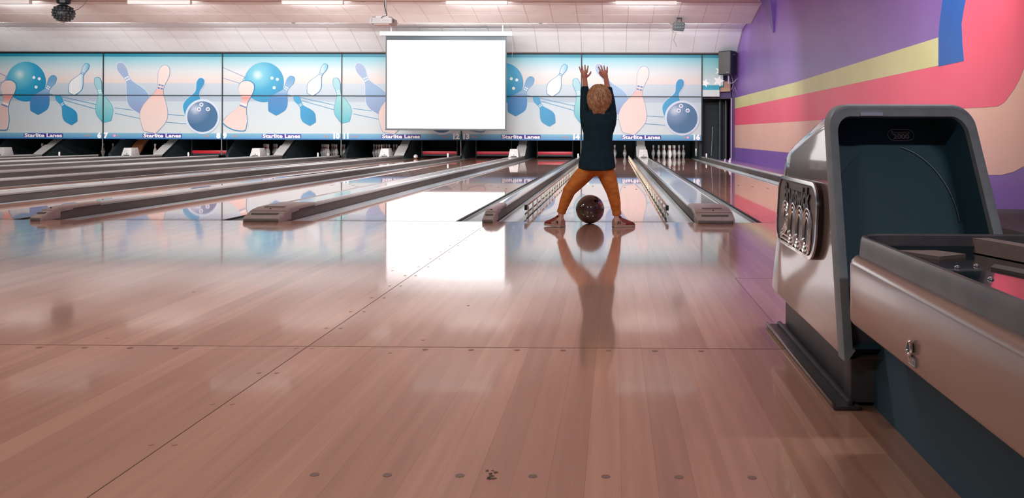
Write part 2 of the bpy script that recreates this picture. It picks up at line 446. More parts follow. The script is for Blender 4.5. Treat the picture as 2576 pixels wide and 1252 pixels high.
bumper(0.39 + 0.020, 1, 'slatted bumper rail with cream posts right of the child')

# ------------------------------------------------------------------ ceiling
prof = [(-5, 3.668), (18.80, 3.668), (18.80, 3.95), (19.0, 3.95), (19.0, 3.692), (19.4, 3.68), (20.67, 3.437), (20.67, 3.78), (21.35, 3.78), (21.35, 3.529), (22.005, 3.482),
        (23.06, 2.955), (23.12, 2.945), (23.5, 2.945), (23.5, 4.1), (-5, 4.1)]
ceiling = struct('ceiling', MB().prism(prof, 'x', XL, XW), M_GRID, label='stepped pinkish white tile ceiling over the lanes')
TW = 0.61
segs = [((19.4, 3.68), (20.03, 3.5595)), ((20.03, 3.5595), (20.67, 3.437)), ((21.36, 3.5285), (22.0, 3.4825)), ((22.01, 3.4795), (23.055, 2.959)), ((19.005, 3.692), (19.395, 3.6805))]
for (ya, za), (yb, zb) in segs:
    L = math.hypot(yb - ya, zb - za); ang = math.atan2(zb - za, yb - ya)
    me = MB().box(-TW / 2 + 0.006, TW / 2 - 0.006, 0.006, L - 0.006, -0.007, 0.004).mesh('ceiling_tile'); me.materials.append(M_CEIL if ya < 21 else M_CEILW)
    for i in range(0, 38):
        o = bpy.data.objects.new('ceiling_tile', me); COL.objects.link(o); o.parent = ceiling
        o.location = (XW - 0.02 - TW / 2 - i * TW, ya, za); o.rotation_euler = (ang, 0, 0)

# lamps behind the shields and in the cove
def tube_mb(xc, y, z, L, r=0.013): return MB().lathe([(r, xc - L / 2), (r, xc + L / 2)], 10, (0, y, z), 'x')
M_TUBE = mat('tube_glow', (255, 250, 244), 0.4, emit=2.0)
for xc, wd, lab in ((-13.9, 1.37, 'white strip light shield on the ceiling left of the disco light'), (-10.27, 1.40, 'white strip light shield on the ceiling right of the disco light'), (-6.80, 1.36, 'white strip light shield left of the projector'),
                    (-3.10, 1.36, 'white strip light shield above the projector screen'), (0.70, 1.34, 'white strip light shield nearest the purple wall')):
    t = thing('strip_light', lab, 'light', (xc, 18.76, 3.668), 'strip lights along the ceiling step')
    part('shield', MB().prism([(18.70, 3.668), (18.705, 3.590), (18.72, 3.582), (18.77, 3.582), (18.765, 3.592), (18.725, 3.594), (18.715, 3.668)], 'x', xc - wd / 2, xc + wd / 2), M_WHITE, t)
    part('end_plate', MB().box(xc + wd / 2, xc + wd / 2 + 0.008, 18.69, 18.80, 3.585, 3.668), M_WHITE, t)
    part('end_plate', MB().box(xc - wd / 2 - 0.008, xc - wd / 2, 18.69, 18.80, 3.585, 3.668), M_WHITE, t)
    part('tube', tube_mb(xc, 18.79, 3.63, 1.2), M_TUBE, t)
    area_light('strip_lamp', (xc, 18.83, 3.63), 1.25, 0.05, P_STRIP, (0, 0.80, -0.6), (1, 1, 1), t, 150)
for i, xc in enumerate([-16.6, -13.3, -9.9, -7.7, -4.2, -2.4, -0.2, 1.9]):
    t = thing('cove_light', 'fluorescent cove lamp above the number panels, %s' % ['far left', 'second from left', 'third from left', 'fourth from left', 'left of the screen', 'right of the screen', 'above lane fourteen', 'above lane sixteen'][i], 'light', (xc, 20.70, 3.50), 'lamps in the ceiling cove')
    part('fitting', MB().box(xc - 0.62, xc + 0.62, 20.672, 20.715, 3.455, 3.53), M_WHITE, t)
    part('tube', tube_mb(xc, 20.735, 3.480, 1.2), M_TUBE, t)
    area_light('cove_lamp', (xc, 20.755, 3.480), 1.25, 0.03, P_COVE, (0, 0.98, 0.05), (1, 1, 1), t)
# the same shielded lamps on the ceiling steps above the top edge of the photograph
for row, (y, p, wh) in enumerate(((14.2, P_LANE, 'over the middle of'), (6.6, P_MID, 'just past the foul line of'), (3.7, P_FOUL, 'over the approach of'))):
    for k in range(5):
        xc = (0.72, 2.4, 1.9)[row] - 3.45 * k
        t = thing('strip_light', 'white strip light shield %s lanes %s and %s' % (wh, NW[15 - 2 * k], NW[16 - 2 * k]), 'light', (xc, y, 3.668), 'strip lights above the frame')
        part('shield', MB().prism([(y - .06, 3.667), (y - .055, 3.550), (y - .04, 3.54), (y + .01, 3.54), (y + .005, 3.55), (y - .035, 3.552), (y - .045, 3.667)], 'x', xc - .68, xc + .68), M_WHITE, t)
        part('tube', tube_mb(xc, y + .02, 3.645, 1.2), M_TUBE, t)
        area_light('strip_lamp', (xc, y + .06, 3.565), 1.25, 0.08, p, (0, 0.80, -0.60) if row < 2 else (0, 0.0, -1), (1, 1, 1), t, 120 if row < 2 else 160)
        part('added_baffle', MB().box(xc - .68, xc + .68, y - .04, y + .34, 3.596, 3.602), M_BLACK, t)  # unseen black plate, added to keep lamp light off the ceiling
for xc, lab in ((-8.0, 'left'), (-3.0, 'middle'), (1.5, 'right')):  # unseen lamps added behind the camera as cool fill light
    t = thing('fill_lamp', 'added fill lamp, unseen, over the concourse behind the approach, ' + lab, 'light', (xc, -2.6, 3.668), 'added fill lamps')
    part('fitting', MB().box(xc - .62, xc + .62, -2.75, -2.45, 3.61, 3.667), M_WHITE, t)
    part('tube', tube_mb(xc, -2.6, 3.595, 1.2), M_TUBE, t)
    area_light('fill_light', (xc, -2.6, 3.57), 1.2, 0.25, P_FILL, (0, 0, -1), (.86, .96, 1.0), t)
M_CLIP = mat('clip_grey', (128, 112, 106), 0.6)
for x, lab in ((-13.75, 'far left'), (-7.98, 'left of the projector'), (-5.42, 'just right of the projector'), (-1.84, 'right of the projector screen'), (1.40, 'beside the small black stage light')):
    solo('ceiling_clip', MB().box(x - 0.045, x + 0.045, 20.63, 20.68, 3.425, 3.455).box(x - 0.03, x + 0.03, 20.645, 20.66, 3.405, 3.43), M_CLIP, 'small grey metal clip on the ceiling step edge, ' + lab, 'clip', (x, 20.65, 3.44), group='clips on the ceiling step')

# ------------------------------------------------------------------ walls
M_PURPLE = mat_noise('wall_purple', (130, 95, 174), (138, 103, 182), (1, 1, 1), 0.9, 0.36, spec=0.5)
wall_right = struct('wall_right', MB().box(XW, XW + 0.15, -5, 27, -0.3, 4.1), M_PURPLE, label='purple side wall painted with broad colour bands')
def band(name, pts, m, d):
    part(name, MB().prism(pts, 'x', XW - d, XW + 0.01), m, wall_right)
M_YEL = mat_noise('paint_yellow', (214, 218, 150), (222, 224, 164), (1, 1, 1), 1.2, 0.42)
M_PINK = mat_noise('paint_pink', (246, 94, 122), (249, 104, 130), (1, 1, 1), 1.0, 0.42)
M_BLUE = mat_noise('paint_blue', (8, 92, 178), (14, 100, 186), (1, 1, 1), 1.0, 0.42)
M_TAN = mat_noise('paint_tan', (240, 196, 172), (244, 202, 180), (1, 1, 1), 1.0, 0.42)
tan_c = [(8.4, .288), (7.68, .297), (7.327, .314), (7.109, .351), (6.931, .404), (6.75, .49), (6.55, .66), (6.40, .92), (6.30, 1.3), (6.22, 2.0), (6.1, 3.66)]
band('tan_band', [(23.9, .335), (16.47, .335), (12, .325)] + tan_c + [(8.1, 3.66), (8.1, 1.0), (23.9, 1.0)], M_TAN, 0.0015)
pink_c = [(12.86, .912), (10, .922), (8.165, .925), (7.70, .918), (7.407, .917), (7.28, .945), (7.185, 1.0), (7.09, 1.06), (7.01, 1.126), (6.936, 1.213), (6.87, 1.35), (6.83, 1.55), (6.80, 1.9), (6.72, 2.6), (6.55, 3.66)]
blue_r = [(8.114, 1.381), (8.15, 1.55), (8.172, 1.747), (8.13, 1.86), (8.081, 1.965), (7.95, 2.3), (7.72, 2.8), (7.4, 3.3), (7.1, 3.66)]
blue_l = [(8.40, 3.66), (8.46, 3.0), (8.55, 2.5), (8.647, 2.057), (8.729, 1.822), (8.752, 1.684), (8.752, 1.38)]
band('pink_band', [(23.9, .965)] + pink_c + [(7.1, 3.66)] + blue_r[::-1] + [(8.4, 1.39), (12, 1.40), (23.9, 1.428)], M_PINK, 0.003)
band('yellow_band', [(23.9, 1.428), (15, 1.405), (8.75, 1.389), (8.75, 1.684), (15.69, 1.66), (23.9, 1.732)], M_YEL, 0.004)
band('blue_band', blue_r + blue_l, M_BLUE, 0.0045)
M_BRACE = mat('brace_purple', (92, 62, 140), 0.4)
solo('wall_brace', MB().loft([[(3.20, 18.95, 3.9), (3.384, 18.95, 3.9), (3.384, 17.5, 3.9), (3.20, 17.5, 3.9)], [(3.27, 18.3, 3.45), (3.384, 18.3, 3.45), (3.384, 17.55, 3.45), (3.27, 17.55, 3.45)], [(3.365, 17.80, 2.85), (3.384, 17.80, 2.85), (3.384, 17.70, 2.85), (3.365, 17.70, 2.85)]]), M_BRACE, 'purple tapering roof brace at the top of the side wall', 'brace', (3.36, 17.9, 3.3))
wall_left = struct('wall_left', MB().box(XL - 0.15, XL, -5, 27, -0.3, 4.1), mat('wall_lilac', (150, 130, 170), 0.6))
wall_rear = struct('wall_rear', MB().box(XL, XW, -5.15, -5, -0.1, 4.1), mat('wall_rear_grey', (120, 104, 108), 0.7))
wall_back = struct('wall_back', MB().box(XL, XW, 26.6, 26.75, -0.3, 4.1), M_PIT, label='dark back wall of the pin pits')
# purple bulkhead beside the last panel, with the dark service opening
door = struct('door_1', MB().box(2.46, 3.30, 23.50, 23.56, 1.70, 2.945).box(3.28, XW, 23.50, 23.56, -0.1, 2.945), mat('bulkhead_purple', (74, 52, 108), 0.5), label='dark service opening beside the last number panel')
part('door_frame', MB().box(2.46, 3.30, 23.47, 23.51, 1.70, 1.735), mat('frame_dark', (56, 50, 66), 0.5), door)
part('door_frame', MB().box(3.265, 3.295, 23.45, 23.51, -0.1, 1.72), mat('frame_lilac', (176, 152, 186), 0.4), door)
part('door_leaf', MB().box(2.47, 3.26, 24.2, 24.25, -0.1, 2.0), mat('leaf_dark', (28, 40, 46), 0.6), door)
part('pipe', MB().lathe([(0.055, -0.1), (0.055, 2.0)], 12, (3.02, 23.95, 0)), mat('pipe_dark', (44, 56, 62), 0.45), door, smooth=True)
part('pipe_collar', MB().lathe([(0.064, 0.93), (0.064, 0.99)], 12, (3.02, 23.95, 0)), M_BLACK, door, smooth=True)
part('jamb_strip', MB().box(3.15, 3.165, 23.7, 23.72, -0.1, 1.66), mat('jamb_brown', (120, 104, 100), 0.4), door)
part('hanging_rod', MB().tube([(2.80, 23.8, 0.92), (2.76, 23.8, 0.1)], 0.006, 6), M_STEEL, door)
# dark raised step by the side wall near the ball return
solo('platform_step', MB().prism([(7.45, -0.001), (6.85, 0.055), (0.5, 0.055), (0.5, -0.001)], 'x', 2.52, XW - 0.01), mat('step_dark', (58, 60, 66), 0.7), 'dark low platform along the purple wall behind the ball return', 'platform', (2.5, 6.0, 0))

# ------------------------------------------------------------------ number panels with printed art
REFK = 90.1
def A(cx, cy):
    """artwork drawing units (lanes 9-10) -> metres from the pair's left edge, height"""
    px, py = 550 + cx * 0.3196, cy * 0.3195
    return ((px - 559.5) / REFK, 0.642 + (339.3 - py) / REFK)
def Bc(cx, cy):
    px, py = cx * 0.3196, cy * 0.3195
    return ((px - 260.0) / REFK, 0.642 + (338.3 - py) / REFK)
PINP = [(0, 0), (.012, .16), (.04, .30), (.09, .38), (.14, .40), (.20, .35), (.27, .26), (.33, .22), (.39, .27), (.47, .46), (.56, .72), (.65, .92), (.73, 1.0), (.80, .97), (.87, .82), (.94, .62), (.985, .48), (1, .40)]
def _cr(a, b, c, d, t): return .5 * (2 * b + (c - a) * t + (2 * a - 5 * b + 4 * c - d) * t * t + (3 * b - a - 3 * c + d) * t ** 3)
_P = [PINP[0]] + PINP + [PINP[-1]]
PINP = [(_cr(*[_P[i + q][0] for q in range(4)], k / 3), max(0, _cr(*[_P[i + q][1] for q in range(4)], k / 3))) for i in range(len(_P) - 3) for k in range(3)] + [PINP[-1]]
def pin_poly(top, bot, width, grow=0.0):
    tx, tz = top; bx, bz = bot; L = math.hypot(bx - tx, bz - tz); ux, uz = (bx - tx) / L, (bz - tz) / L; nx, nz = -uz, ux
    left, right = [], []
    for t, q in PINP:
        h = q * width / 2 + grow; d = t * L + (grow if t > .9 else (-grow if t < .05 else 0))
        left.append((tx + ux * d + nx * h, tz + uz * d + nz * h)); right.append((tx + ux * d - nx * h, tz + uz * d - nz * h))
    return left[1:] + right[:0:-1]
def circ(c, r, n=40): return [(c[0] + r * math.cos(2 * math.pi * k / n), c[1] + r * math.sin(2 * math.pi * k / n)) for k in range(n)]
def stroke(p, q, wd):
    L = math.hypot(q[0] - p[0], q[1] - p[1]); nx, nz = -(q[1] - p[1]) / L * wd / 2, (q[0] - p[0]) / L * wd / 2
    return [(p[0] + nx, p[1] + nz), (q[0] + nx, q[1] + nz), (q[0] - nx, q[1] - nz), (p[0] - nx, p[1] - nz)]
M_UP = mat_grad('panel_sky', [(0.0, (196, 212, 224)), (.285, (204, 218, 228)), (.29, (238, 222, 216)), (.42, (236, 226, 222)), (.58, (224, 230, 232)), (.80, (172, 216, 226)), (.925, (120, 200, 216)), (.93, (0, 134, 164)), (1.0, (0, 150, 180))])
M_LO = mat_grad('panel_low_rail_shade', [(0.0, (222, 232, 234)), (.5, (212, 226, 232)), (.84, (204, 222, 230)), (.85, (186, 202, 216)), (1.0, (176, 196, 212))])  # darker top band paints the shade under the middle rail
M_STRIP = mat_grad('strip_blue', [(0, (60, 132, 196)), (.12, (96, 166, 214)), (.8, (128, 190, 220)), (1, (150, 206, 226))])
M_RAIL = mat('rail_dark', (16, 26, 32), 0.5)
M_PURP = mat('strip_purple', (74, 40, 150), 0.5)
M_LAMP = mat('indicator_dim', (170, 140, 146), 0.3)
M_LAMPON = mat('indicator_red', (255, 120, 150), 0.3, emit=1.2, emit_color=(255, 90, 130))
M_OUT = mat('print_outline', (60, 142, 184), 0.5)
M_OUTP = mat('print_outline_pale', (136, 152, 190), 0.5)
M_HALO = mat('print_halo', (206, 220, 236), 0.5)
M_BALLB = mat_radial('print_ball_blue', [(0, (226, 246, 248)), (.16, (120, 204, 224)), (.45, (44, 168, 210)), (1, (20, 128, 186))], .34, .68, .9)
M_BALLN = mat_radial('print_ball_navy', [(0, (214, 224, 240)), (.2, (122, 152, 188)), (.5, (72, 116, 158)), (1, (66, 120, 160))], .26, .74, 1.0)
M_CORAL = mat_grad('print_coral', [(0, (246, 224, 218)), (.55, (246, 206, 198)), (.66, (240, 150, 142)), (.74, (246, 220, 214)), (1, (248, 226, 220))])
M_CORAL2 = mat_grad('print_coral_pale', [(0, (244, 226, 220)), (.5, (244, 214, 206)), (.62, (244, 190, 182)), (.7, (246, 226, 220)), (1, (248, 230, 224))])
M_PB = mat_grad('print_blue_pin', [(0, (48, 142, 200)), (.45, (74, 136, 196)), (.6, (150, 186, 218)), (1, (96, 164, 210))])
M_PS = mat_grad('print_small_pin', [(0, (58, 168, 212)), (1, (42, 146, 200))], 0)
M_PW = mat_grad('print_white_pin', [(0, (246, 248, 250)), (.55, (240, 246, 250)), (1, (120, 196, 222))], 0)
M_PT = mat_grad('print_teal_pin', [(0, (92, 190, 208)), (.5, (150, 212, 214)), (1, (172, 216, 228))])
M_PT2 = mat_grad('print_teal_half', [(0, (92, 190, 208)), (.6, (150, 212, 214)), (1, (160, 214, 222))])
M_PL = mat_grad('print_lavender_pin', [(0, (142, 160, 204)), (.45, (150, 186, 220)), (1, (170, 186, 218))])
M_PWS = mat('print_white', (246, 250, 252), 0.5)
M_NB = mat('print_neck_blue', (86, 132, 184), 0.5)
for m_ in (M_OUT, M_OUTP, M_HALO, M_PWS, M_NB, M_PURP):
    b_ = m_.node_tree.nodes['Principled BSDF']; b_.inputs['Base Color'].default_value = tuple(q * (PRINT + .1) for q in b_.inputs['Base Color'].default_value[:3]) + (1,)

def panel_unit(xl, pairn, typ, on=()):
    n1, n2 = pairn
    wd = PAIR
    desc = {'A': 'blue ball and coral pin', 'B': 'dark blue ball and tall pale pin'}[typ]
    t = thing('number_panel', 'tall printed panel with %s, above lanes %s and %s' % (desc, NW[n1], NW[n2]), 'panel', (xl, YM, 0.52), 'printed panels above the pins')
    up = part('upper_panel', MB().box(xl + 0.006, xl + wd - 0.006, YM - 0.02, YM + 0.02, 1.755, 2.915), M_UP, t)
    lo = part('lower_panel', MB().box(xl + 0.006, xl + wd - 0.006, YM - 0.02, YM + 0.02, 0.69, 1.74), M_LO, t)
    st = part('number_strip', MB().box(xl + 0.008, xl + wd - 0.008, YM - 0.028, YM + 0.02, 0.535, 0.69), M_STRIP, t)
    part('bottom_rail', MB().box(xl + 0.0005, xl + wd - 0.0005, YM - 0.026, YM + 0.02, 0.515, 0.535), mat('rail_blue', (44, 96, 150), 0.4), t)
    part('middle_rail', MB().box(xl + 0.0005, xl + wd - 0.0005, YM - 0.055, YM + 0.02, 1.738, 1.757), M_RAIL, t)
    part('top_rail', MB().box(xl + 0.0005, xl + wd - 0.0005, YM - 0.05, YM + 0.02, 2.915, 2.94), M_RAIL, t)
    part('side_rail', MB().box(xl + 0.0005, xl + 0.0225, YM - 0.045, YM + 0.02, 0.52, 2.93), M_RAIL, t)
    lay = [0]
    def pr(name, pts, m, par):
        lay[0] += 1
        for lim, sg in ((0.0, 1), (wd, -1)):       # cut at the panel's own edges
            out = []
            for i in range(len(pts)):
                a, b = pts[i - 1], pts[i]; da, db = sg * (a[0] - lim), sg * (b[0] - lim)
                if (da < 0) != (db < 0): q = da / (da - db); out.append((lim, a[1] + (b[1] - a[1]) * q))
                if db >= 0: out.append(b)
            pts = out
        if len(pts) < 3: return None
        d = 0.0203 + 0.0007 * lay[0]
        return part(name, MB().prism([(xl + p[0], p[1]) for p in pts], 'y', YM - d, YM - 0.0195), m, par)
    def pin(name, top, bot, wdt, m, par, out=M_OUT, g=0.012, bands=True, hl=True):
        pr(name + '_outline', pin_poly(top, bot, wdt, g), out, par)
        pr(name, pin_poly(top, bot, wdt), m, par)
        if bands:
            for q in (.30, .345):
                c = (top[0] + (bot[0] - top[0]) * q, top[1] + (bot[1] - top[1]) * q)
                L = math.hypot(bot[0] - top[0], bot[1] - top[1]); nx, nz = -(bot[1] - top[1]) / L * wdt * .09, (bot[0] - top[0]) / L * wdt * .09
                for s in (-.6, .6): pr('neck_mark', stroke((c[0] + nx * (s - .45), c[1] + nz * (s - .45)), (c[0] + nx * (s + .45), c[1] + nz * (s + .45)), L * .022), M_PWS if m not in (M_PW, M_CORAL, M_CORAL2) else M_NB, par)
    u = 0.3196 / REFK
    if typ == 'A':
        for a, b in (((30, 527), (210, 605)), ((30, 527), (33, 612)), ((33, 612), (190, 660)), ((205, 605), (186, 660))): pr('ribbon_line', stroke(A(*a), A(*b), 0.018), M_OUTP, up)
        c = A(362, 645)
        pr('printed_ball', circ(c, 158 * u), M_BALLB, up)
        for p in ((425, 612), (468, 622), (443, 688)): pr('finger_dot', circ(A(*p), 12 * u, 14), M_PWS, up)
        for a, b in (((548, 742), (925, 825)), ((665, 790), (925, 862))): pr('ribbon_line', stroke(A(*a), A(*b), 0.014), M_OUT, lo)
        for a, b in (((1060, 847), (1265, 877)), ((1060, 890), (1262, 935))): pass
        pin('printed_blue_pin', A(592, 598), A(430, 890), 150 * u, M_PB, lo, M_OUT, 0.008)
        pin('printed_small_pin', A(608, 752), A(750, 972), 112 * u, M_PS, lo, M_OUT, 0.008)
        pin('printed_white_pin', A(855, 503), A(728, 740), 104 * u, M_PW, up, M_OUT, 0.014)
        # coral pin with a flared foot
        head = [A(*p) for p in ((222, 636), (252, 640), (278, 660), (284, 692), (274, 730), (252, 772), (236, 800), (224, 850), (226, 900), (230, 950), (222, 1000), (212, 1022), (180, 1026), (120, 1016), (70, 990), (42, 962), (50, 940), (90, 896), (138, 858), (166, 830), (186, 798), (188, 770), (172, 730), (162, 700), (170, 664), (194, 642))]
        head = [(_cr(*[head[(i + q) % len(head)][0] for q in range(4)], k / 3), _cr(*[head[(i + q) % len(head)][1] for q in range(4)], k / 3)) for i in range(len(head)) for k in range(3)]
        cc = (sum(p[0] for p in head) / len(head), sum(p[1] for p in head) / len(head))
        pr('printed_coral_pin_outline', [(p[0] + (p[0] - cc[0]) * .055, p[1] + (p[1] - cc[1]) * .035) for p in head], M_OUT, lo)
        pr('printed_coral_pin', head, M_CORAL, lo)
        for q in ((172, 826, 222, 846), (180, 812, 226, 828)):
            pr('neck_mark', stroke(A(q[0], q[1]), A(q[2], q[3]), 0.035), M_NB if q[0] == 172 else M_PWS, lo)
        pin('printed_teal_pin', A(928, 610), A(1010, 960), 132 * u, M_PT, lo, M_OUT, 0.010)
    else:
        for a, b in (((905, 847), (1110, 873)), ((908, 890), (1110, 932)), ((1300, 897), (1465, 908)), ((1275, 957), (1475, 972))): pr('ribbon_line', stroke(Bc(*a), Bc(*b), 0.016), M_OUT, lo)
        sh = lambda p: (p[0] - wd, p[1])
        pin('printed_teal_half_pin', sh(A(928, 610)), sh(A(1010, 960)), 132 * u, M_PT2, lo, M_OUT, 0.010)
        pin('printed_lavender_pin', Bc(938, 490), Bc(1150, 880), 175 * u, M_PL, up, M_HALO, 0.014)
        pin('printed_tall_pin', Bc(1315, 510), Bc(1185, 1038), 218 * u, M_CORAL2, lo, M_OUTP, 0.010)
        pin('printed_teal_pin', Bc(1602, 610), Bc(1500, 920), 150 * u, M_PS, lo, M_HALO, 0.014, False)
        pr('ball_halo', circ(Bc(1607, 915), 138 * u), M_HALO, lo)
        pr('printed_ball', circ(Bc(1607, 915), 121 * u), M_BALLN, lo)
        for p in ((1598, 820), (1580, 856), (1650, 856)):
            pr('finger_ring', circ(Bc(*p), 16 * u, 16), M_PWS, lo); pr('finger_dot', circ(Bc(*p), 10 * u, 14), M_OUTP, lo)
    # strip: name plate, numbers, indicator lamps
    part('name_plate', MB().box(xl + 1.13, xl + 2.23, YM - 0.032, YM - 0.027, 0.560, 0.668), M_PURP, st)
    part('name_lettering', text_mb('Starlite Lanes', 0.138, T(xl + 1.68, YM - 0.0335, 0.611) @ FRONT, 0.0012, 0.0045, 1.42, 1.0), M_LETTER, st)
    part('number', text_mb(str(n1), 0.195, T(xl + 0.035, YM - 0.0335, 0.612) @ FRONT, 0.0015, 0.012, 1.05, 0.98, 'LEFT'), M_LETTER, st)
    part('number', text_mb(str(n2), 0.195, T(xl + wd - 0.045, YM - 0.0335, 0.612) @ FRONT, 0.0015, 0.012, 1.05, 0.98, 'RIGHT'), M_LETTER, st)
    for i, lx in enumerate((0.33, 0.42, wd - 0.47, wd - 0.38)):
        part('indicator_lamp', MB().lathe([(0.030, YM - 0.036), (0.030, YM - 0.027)], 14, (xl + lx, 0, 0.612), 'y'), M_LAMPON if i in on else M_LAMP, st)
    return t
for k, (typ, on) in enumerate((('B', (3,)), ('A', ()), ('B', ()), ('A', ()), ('B', (0,)), ('A', ()))):
    panel_unit(XB - PAIR * k, (15 - 2 * k, 16 - 2 * k), typ, on)
# narrow end panel with stars
xe = XB + PAIR
t = thing('end_panel', 'narrow teal panel with white stars beside the black loudspeaker', 'panel', (xe, YM, 1.74))
M_END = mat_grad('end_print', [(0, (226, 236, 234)), (.155, (228, 238, 236)), (.16, (40, 176, 204)), (.27, (40, 170, 200)), (.275, (226, 236, 236)), (.5, (200, 226, 226)), (.75, (150, 214, 220)), (.92, (110, 200, 212)), (.93, (0, 140, 164)), (1, (0, 150, 176))])
ep = part('panel_face', MB().prism([(xe + .012, 1.755), (xe + .50, 1.755), (xe + .50, 2.03), (xe + .60, 2.03), (xe + .60, 2.915), (xe + .012, 2.915)], 'y', YM - .02, YM + .02), M_END, t)
part('side_rail', MB().box(xe + 0.0005, xe + 0.0225, YM - .045, YM + .02, 0.52, 2.93), M_RAIL, t)
part('top_rail', MB().box(xe + .0005, xe + .62, YM - .05, YM + .02, 2.915, 2.94), M_RAIL, t)
def star(cx, cz, R): return [(cx + (R if k % 2 == 0 else R * .42) * math.sin(math.pi * k / 5 + .3), cz + (R if k % 2 == 0 else R * .42) * math.cos(math.pi * k / 5 + .3)) for k in range(10)]
for cx, cz, R in ((xe + .10, 2.13, .13), (xe + .50, 2.47, .14), (xe + .47, 2.19, .17)):
    part('printed_star', MB().prism(star(cx, cz, R), 'y', YM - .0215, YM - .019), mat('star_white', (238, 238, 234), .5), ep)
# face above / soffit closing the gap behind panels
struct('trim_1', MB().box(XL, XB - PAIR * 5, YM - .02, YM + .02, 0.52, 2.94), mat('far_left_panel', (150, 190, 206), .5), label='plain pale blue panel run at the far left')

# ------------------------------------------------------------------ pits, pins, sweep bars
for n in LANES:
    pass
M_KICK = mat_noise('kick_grey', (150, 148, 146), (172, 170, 168), (8, 2, 8), 3, 0.4)
for k in range(0, 6):
    xc = 0.748 - PAIR * k
    a, b = 15 - 2 * k, 16 - 2 * k
    t = thing('ball_lift_cover', 'sloping grey cover rising behind the divider of lanes %s and %s' % (NW[a], NW[b]), 'cover', (xc, 23.3, 0), 'sloping covers between pin decks')
    part('side_block', MB().prism([(23.30, -0.14), (23.30, 0.06), (24.10, 0.52), (24.6, 1.2), (26.5, 1.2), (26.5, -0.14)], 'x', xc - 0.133, xc + 0.133), M_PIT, t)
    part('sloping_plate', MB().prism([(23.10, 0.085), (23.12, 0.095), (24.02, 0.585), (24.03, 0.57)], 'x', xc - 0.115, xc + 0.115), M_KICK, t)
    part('lower_plate', MB().prism([(23.06, 0.091), (23.07, 0.105), (23.55, 0.352), (23.56, 0.335)], 'x', xc - 0.135, xc + 0.135), M_GREYBOX, t)
    t = thing('return_box', 'small grey wedge-shaped box on the divider of lanes %s and %s' % (NW[a], NW[b]), 'box', (xc, 21.7, 0.0905), 'grey boxes on the dividers')
    r = [[(xc - .135, 21.55, .0905), (xc + .135, 21.55, .0905), (xc + .135, 21.95, .0905), (xc - .135, 21.95, .0905)],
         [(xc - .10, 21.62, .30), (xc + .10, 21.62, .30), (xc + .10, 21.92, .30), (xc - .10, 21.92, .30)]]
    part('cover', MB().loft(r), M_GREYBOX, t, bevel=0.008)
    part('slot', MB().box(xc - .06, xc + .08, 21.545, 21.575, .100, .118), M_BLACK, t)
    part('screw', MB().lathe([(.011, 21.552), (.011, 21.585)], 8, (xc + .01, 0, .145), 'y'), M_BLACK, t)
for k in range(0, 6):
    xc = XB - PAIR * k
    solo('pit_partition', MB().prism([(23.6, -.14), (23.6, .1), (24.2, .5), (24.5, 1.2), (26.5, 1.2), (26.5, -.14)], 'x', xc - .04, xc + .04), M_PIT, 'dark partition behind the post between lanes %s and %s' % (NW[14 - 2 * k], NW[15 - 2 * k]), 'partition', (xc, 24.5, -.14), group='dark partitions between pin pits')
    t = thing('panel_post', 'thin grey post holding up the panels between lanes %s and %s' % (NW[14 - 2 * k], NW[15 - 2 * k]), 'post', (xc, 23.27, .09), 'thin posts under the panels')
    part('rod', MB().lathe([(.013, .085), (.013, .53)], 10, (xc, 23.27, 0)), M_STEEL, t, smooth=True)
    part('sleeve', MB().lathe([(.02, .085), (.02, .30)], 10, (xc, 23.27, 0)), M_DIVSIDE, t, smooth=True)
    t = thing('marker_peg', 'small white peg standing on the divider between lanes %s and %s' % (NW[14 - 2 * k], NW[15 - 2 * k]), 'peg', (xc, 21.45, .088), 'white pegs on the narrow dividers')
    part('peg', MB().lathe([(.012, .0905), (.02, .10), (.022, .16), (.018, .185), (.008, .193)], 10, (xc, 21.45, 0)), M_PIN, t, smooth=True)
solo('marker_peg', MB().lathe([(.012, .0905), (.02, .10), (.022, .16), (.018, .185), (.008, .193)], 10, (2.446, 22.2, 0)), M_PIN, 'small white peg on the divider cap beside the dark service opening', 'peg', (2.446, 22.2, .088), True, group='white pegs on the narrow dividers')
solo('pit_partition', MB().box(2.40, 2.46, 23.55, 26.5, -.14, 1.9), M_PIT, 'dark partition at the right end of the pin pits', 'partition', (2.43, 24.5, -.14), group='dark partitions between pin pits')
t = thing('machine_arm', 'dark metal pinsetter arm hanging right of the rack on lane sixteen', 'machine arm', (2.36, 23.9, .1))
part('arm', MB().box(2.32, 2.39, 23.85, 23.95, .30, .85), mat('arm_brown', (96, 84, 80), .4, .5), t, bevel=.006)
part('rod', MB().lathe([(.012, .12), (.012, .8)], 8, (2.41, 23.9, 0)), M_STEEL, t, smooth=True)
part('foot', MB().box(2.31, 2.36, 23.8, 23.98, .08, .30), M_STEEL, t, bevel=.006)
# machine front behind the panels
machine = struct('trim_2', MB().box(XL, 2.46, 24.9, 24.96, 0.62, 2.9), M_PIT, label='dark pinsetter fronts behind the panels')

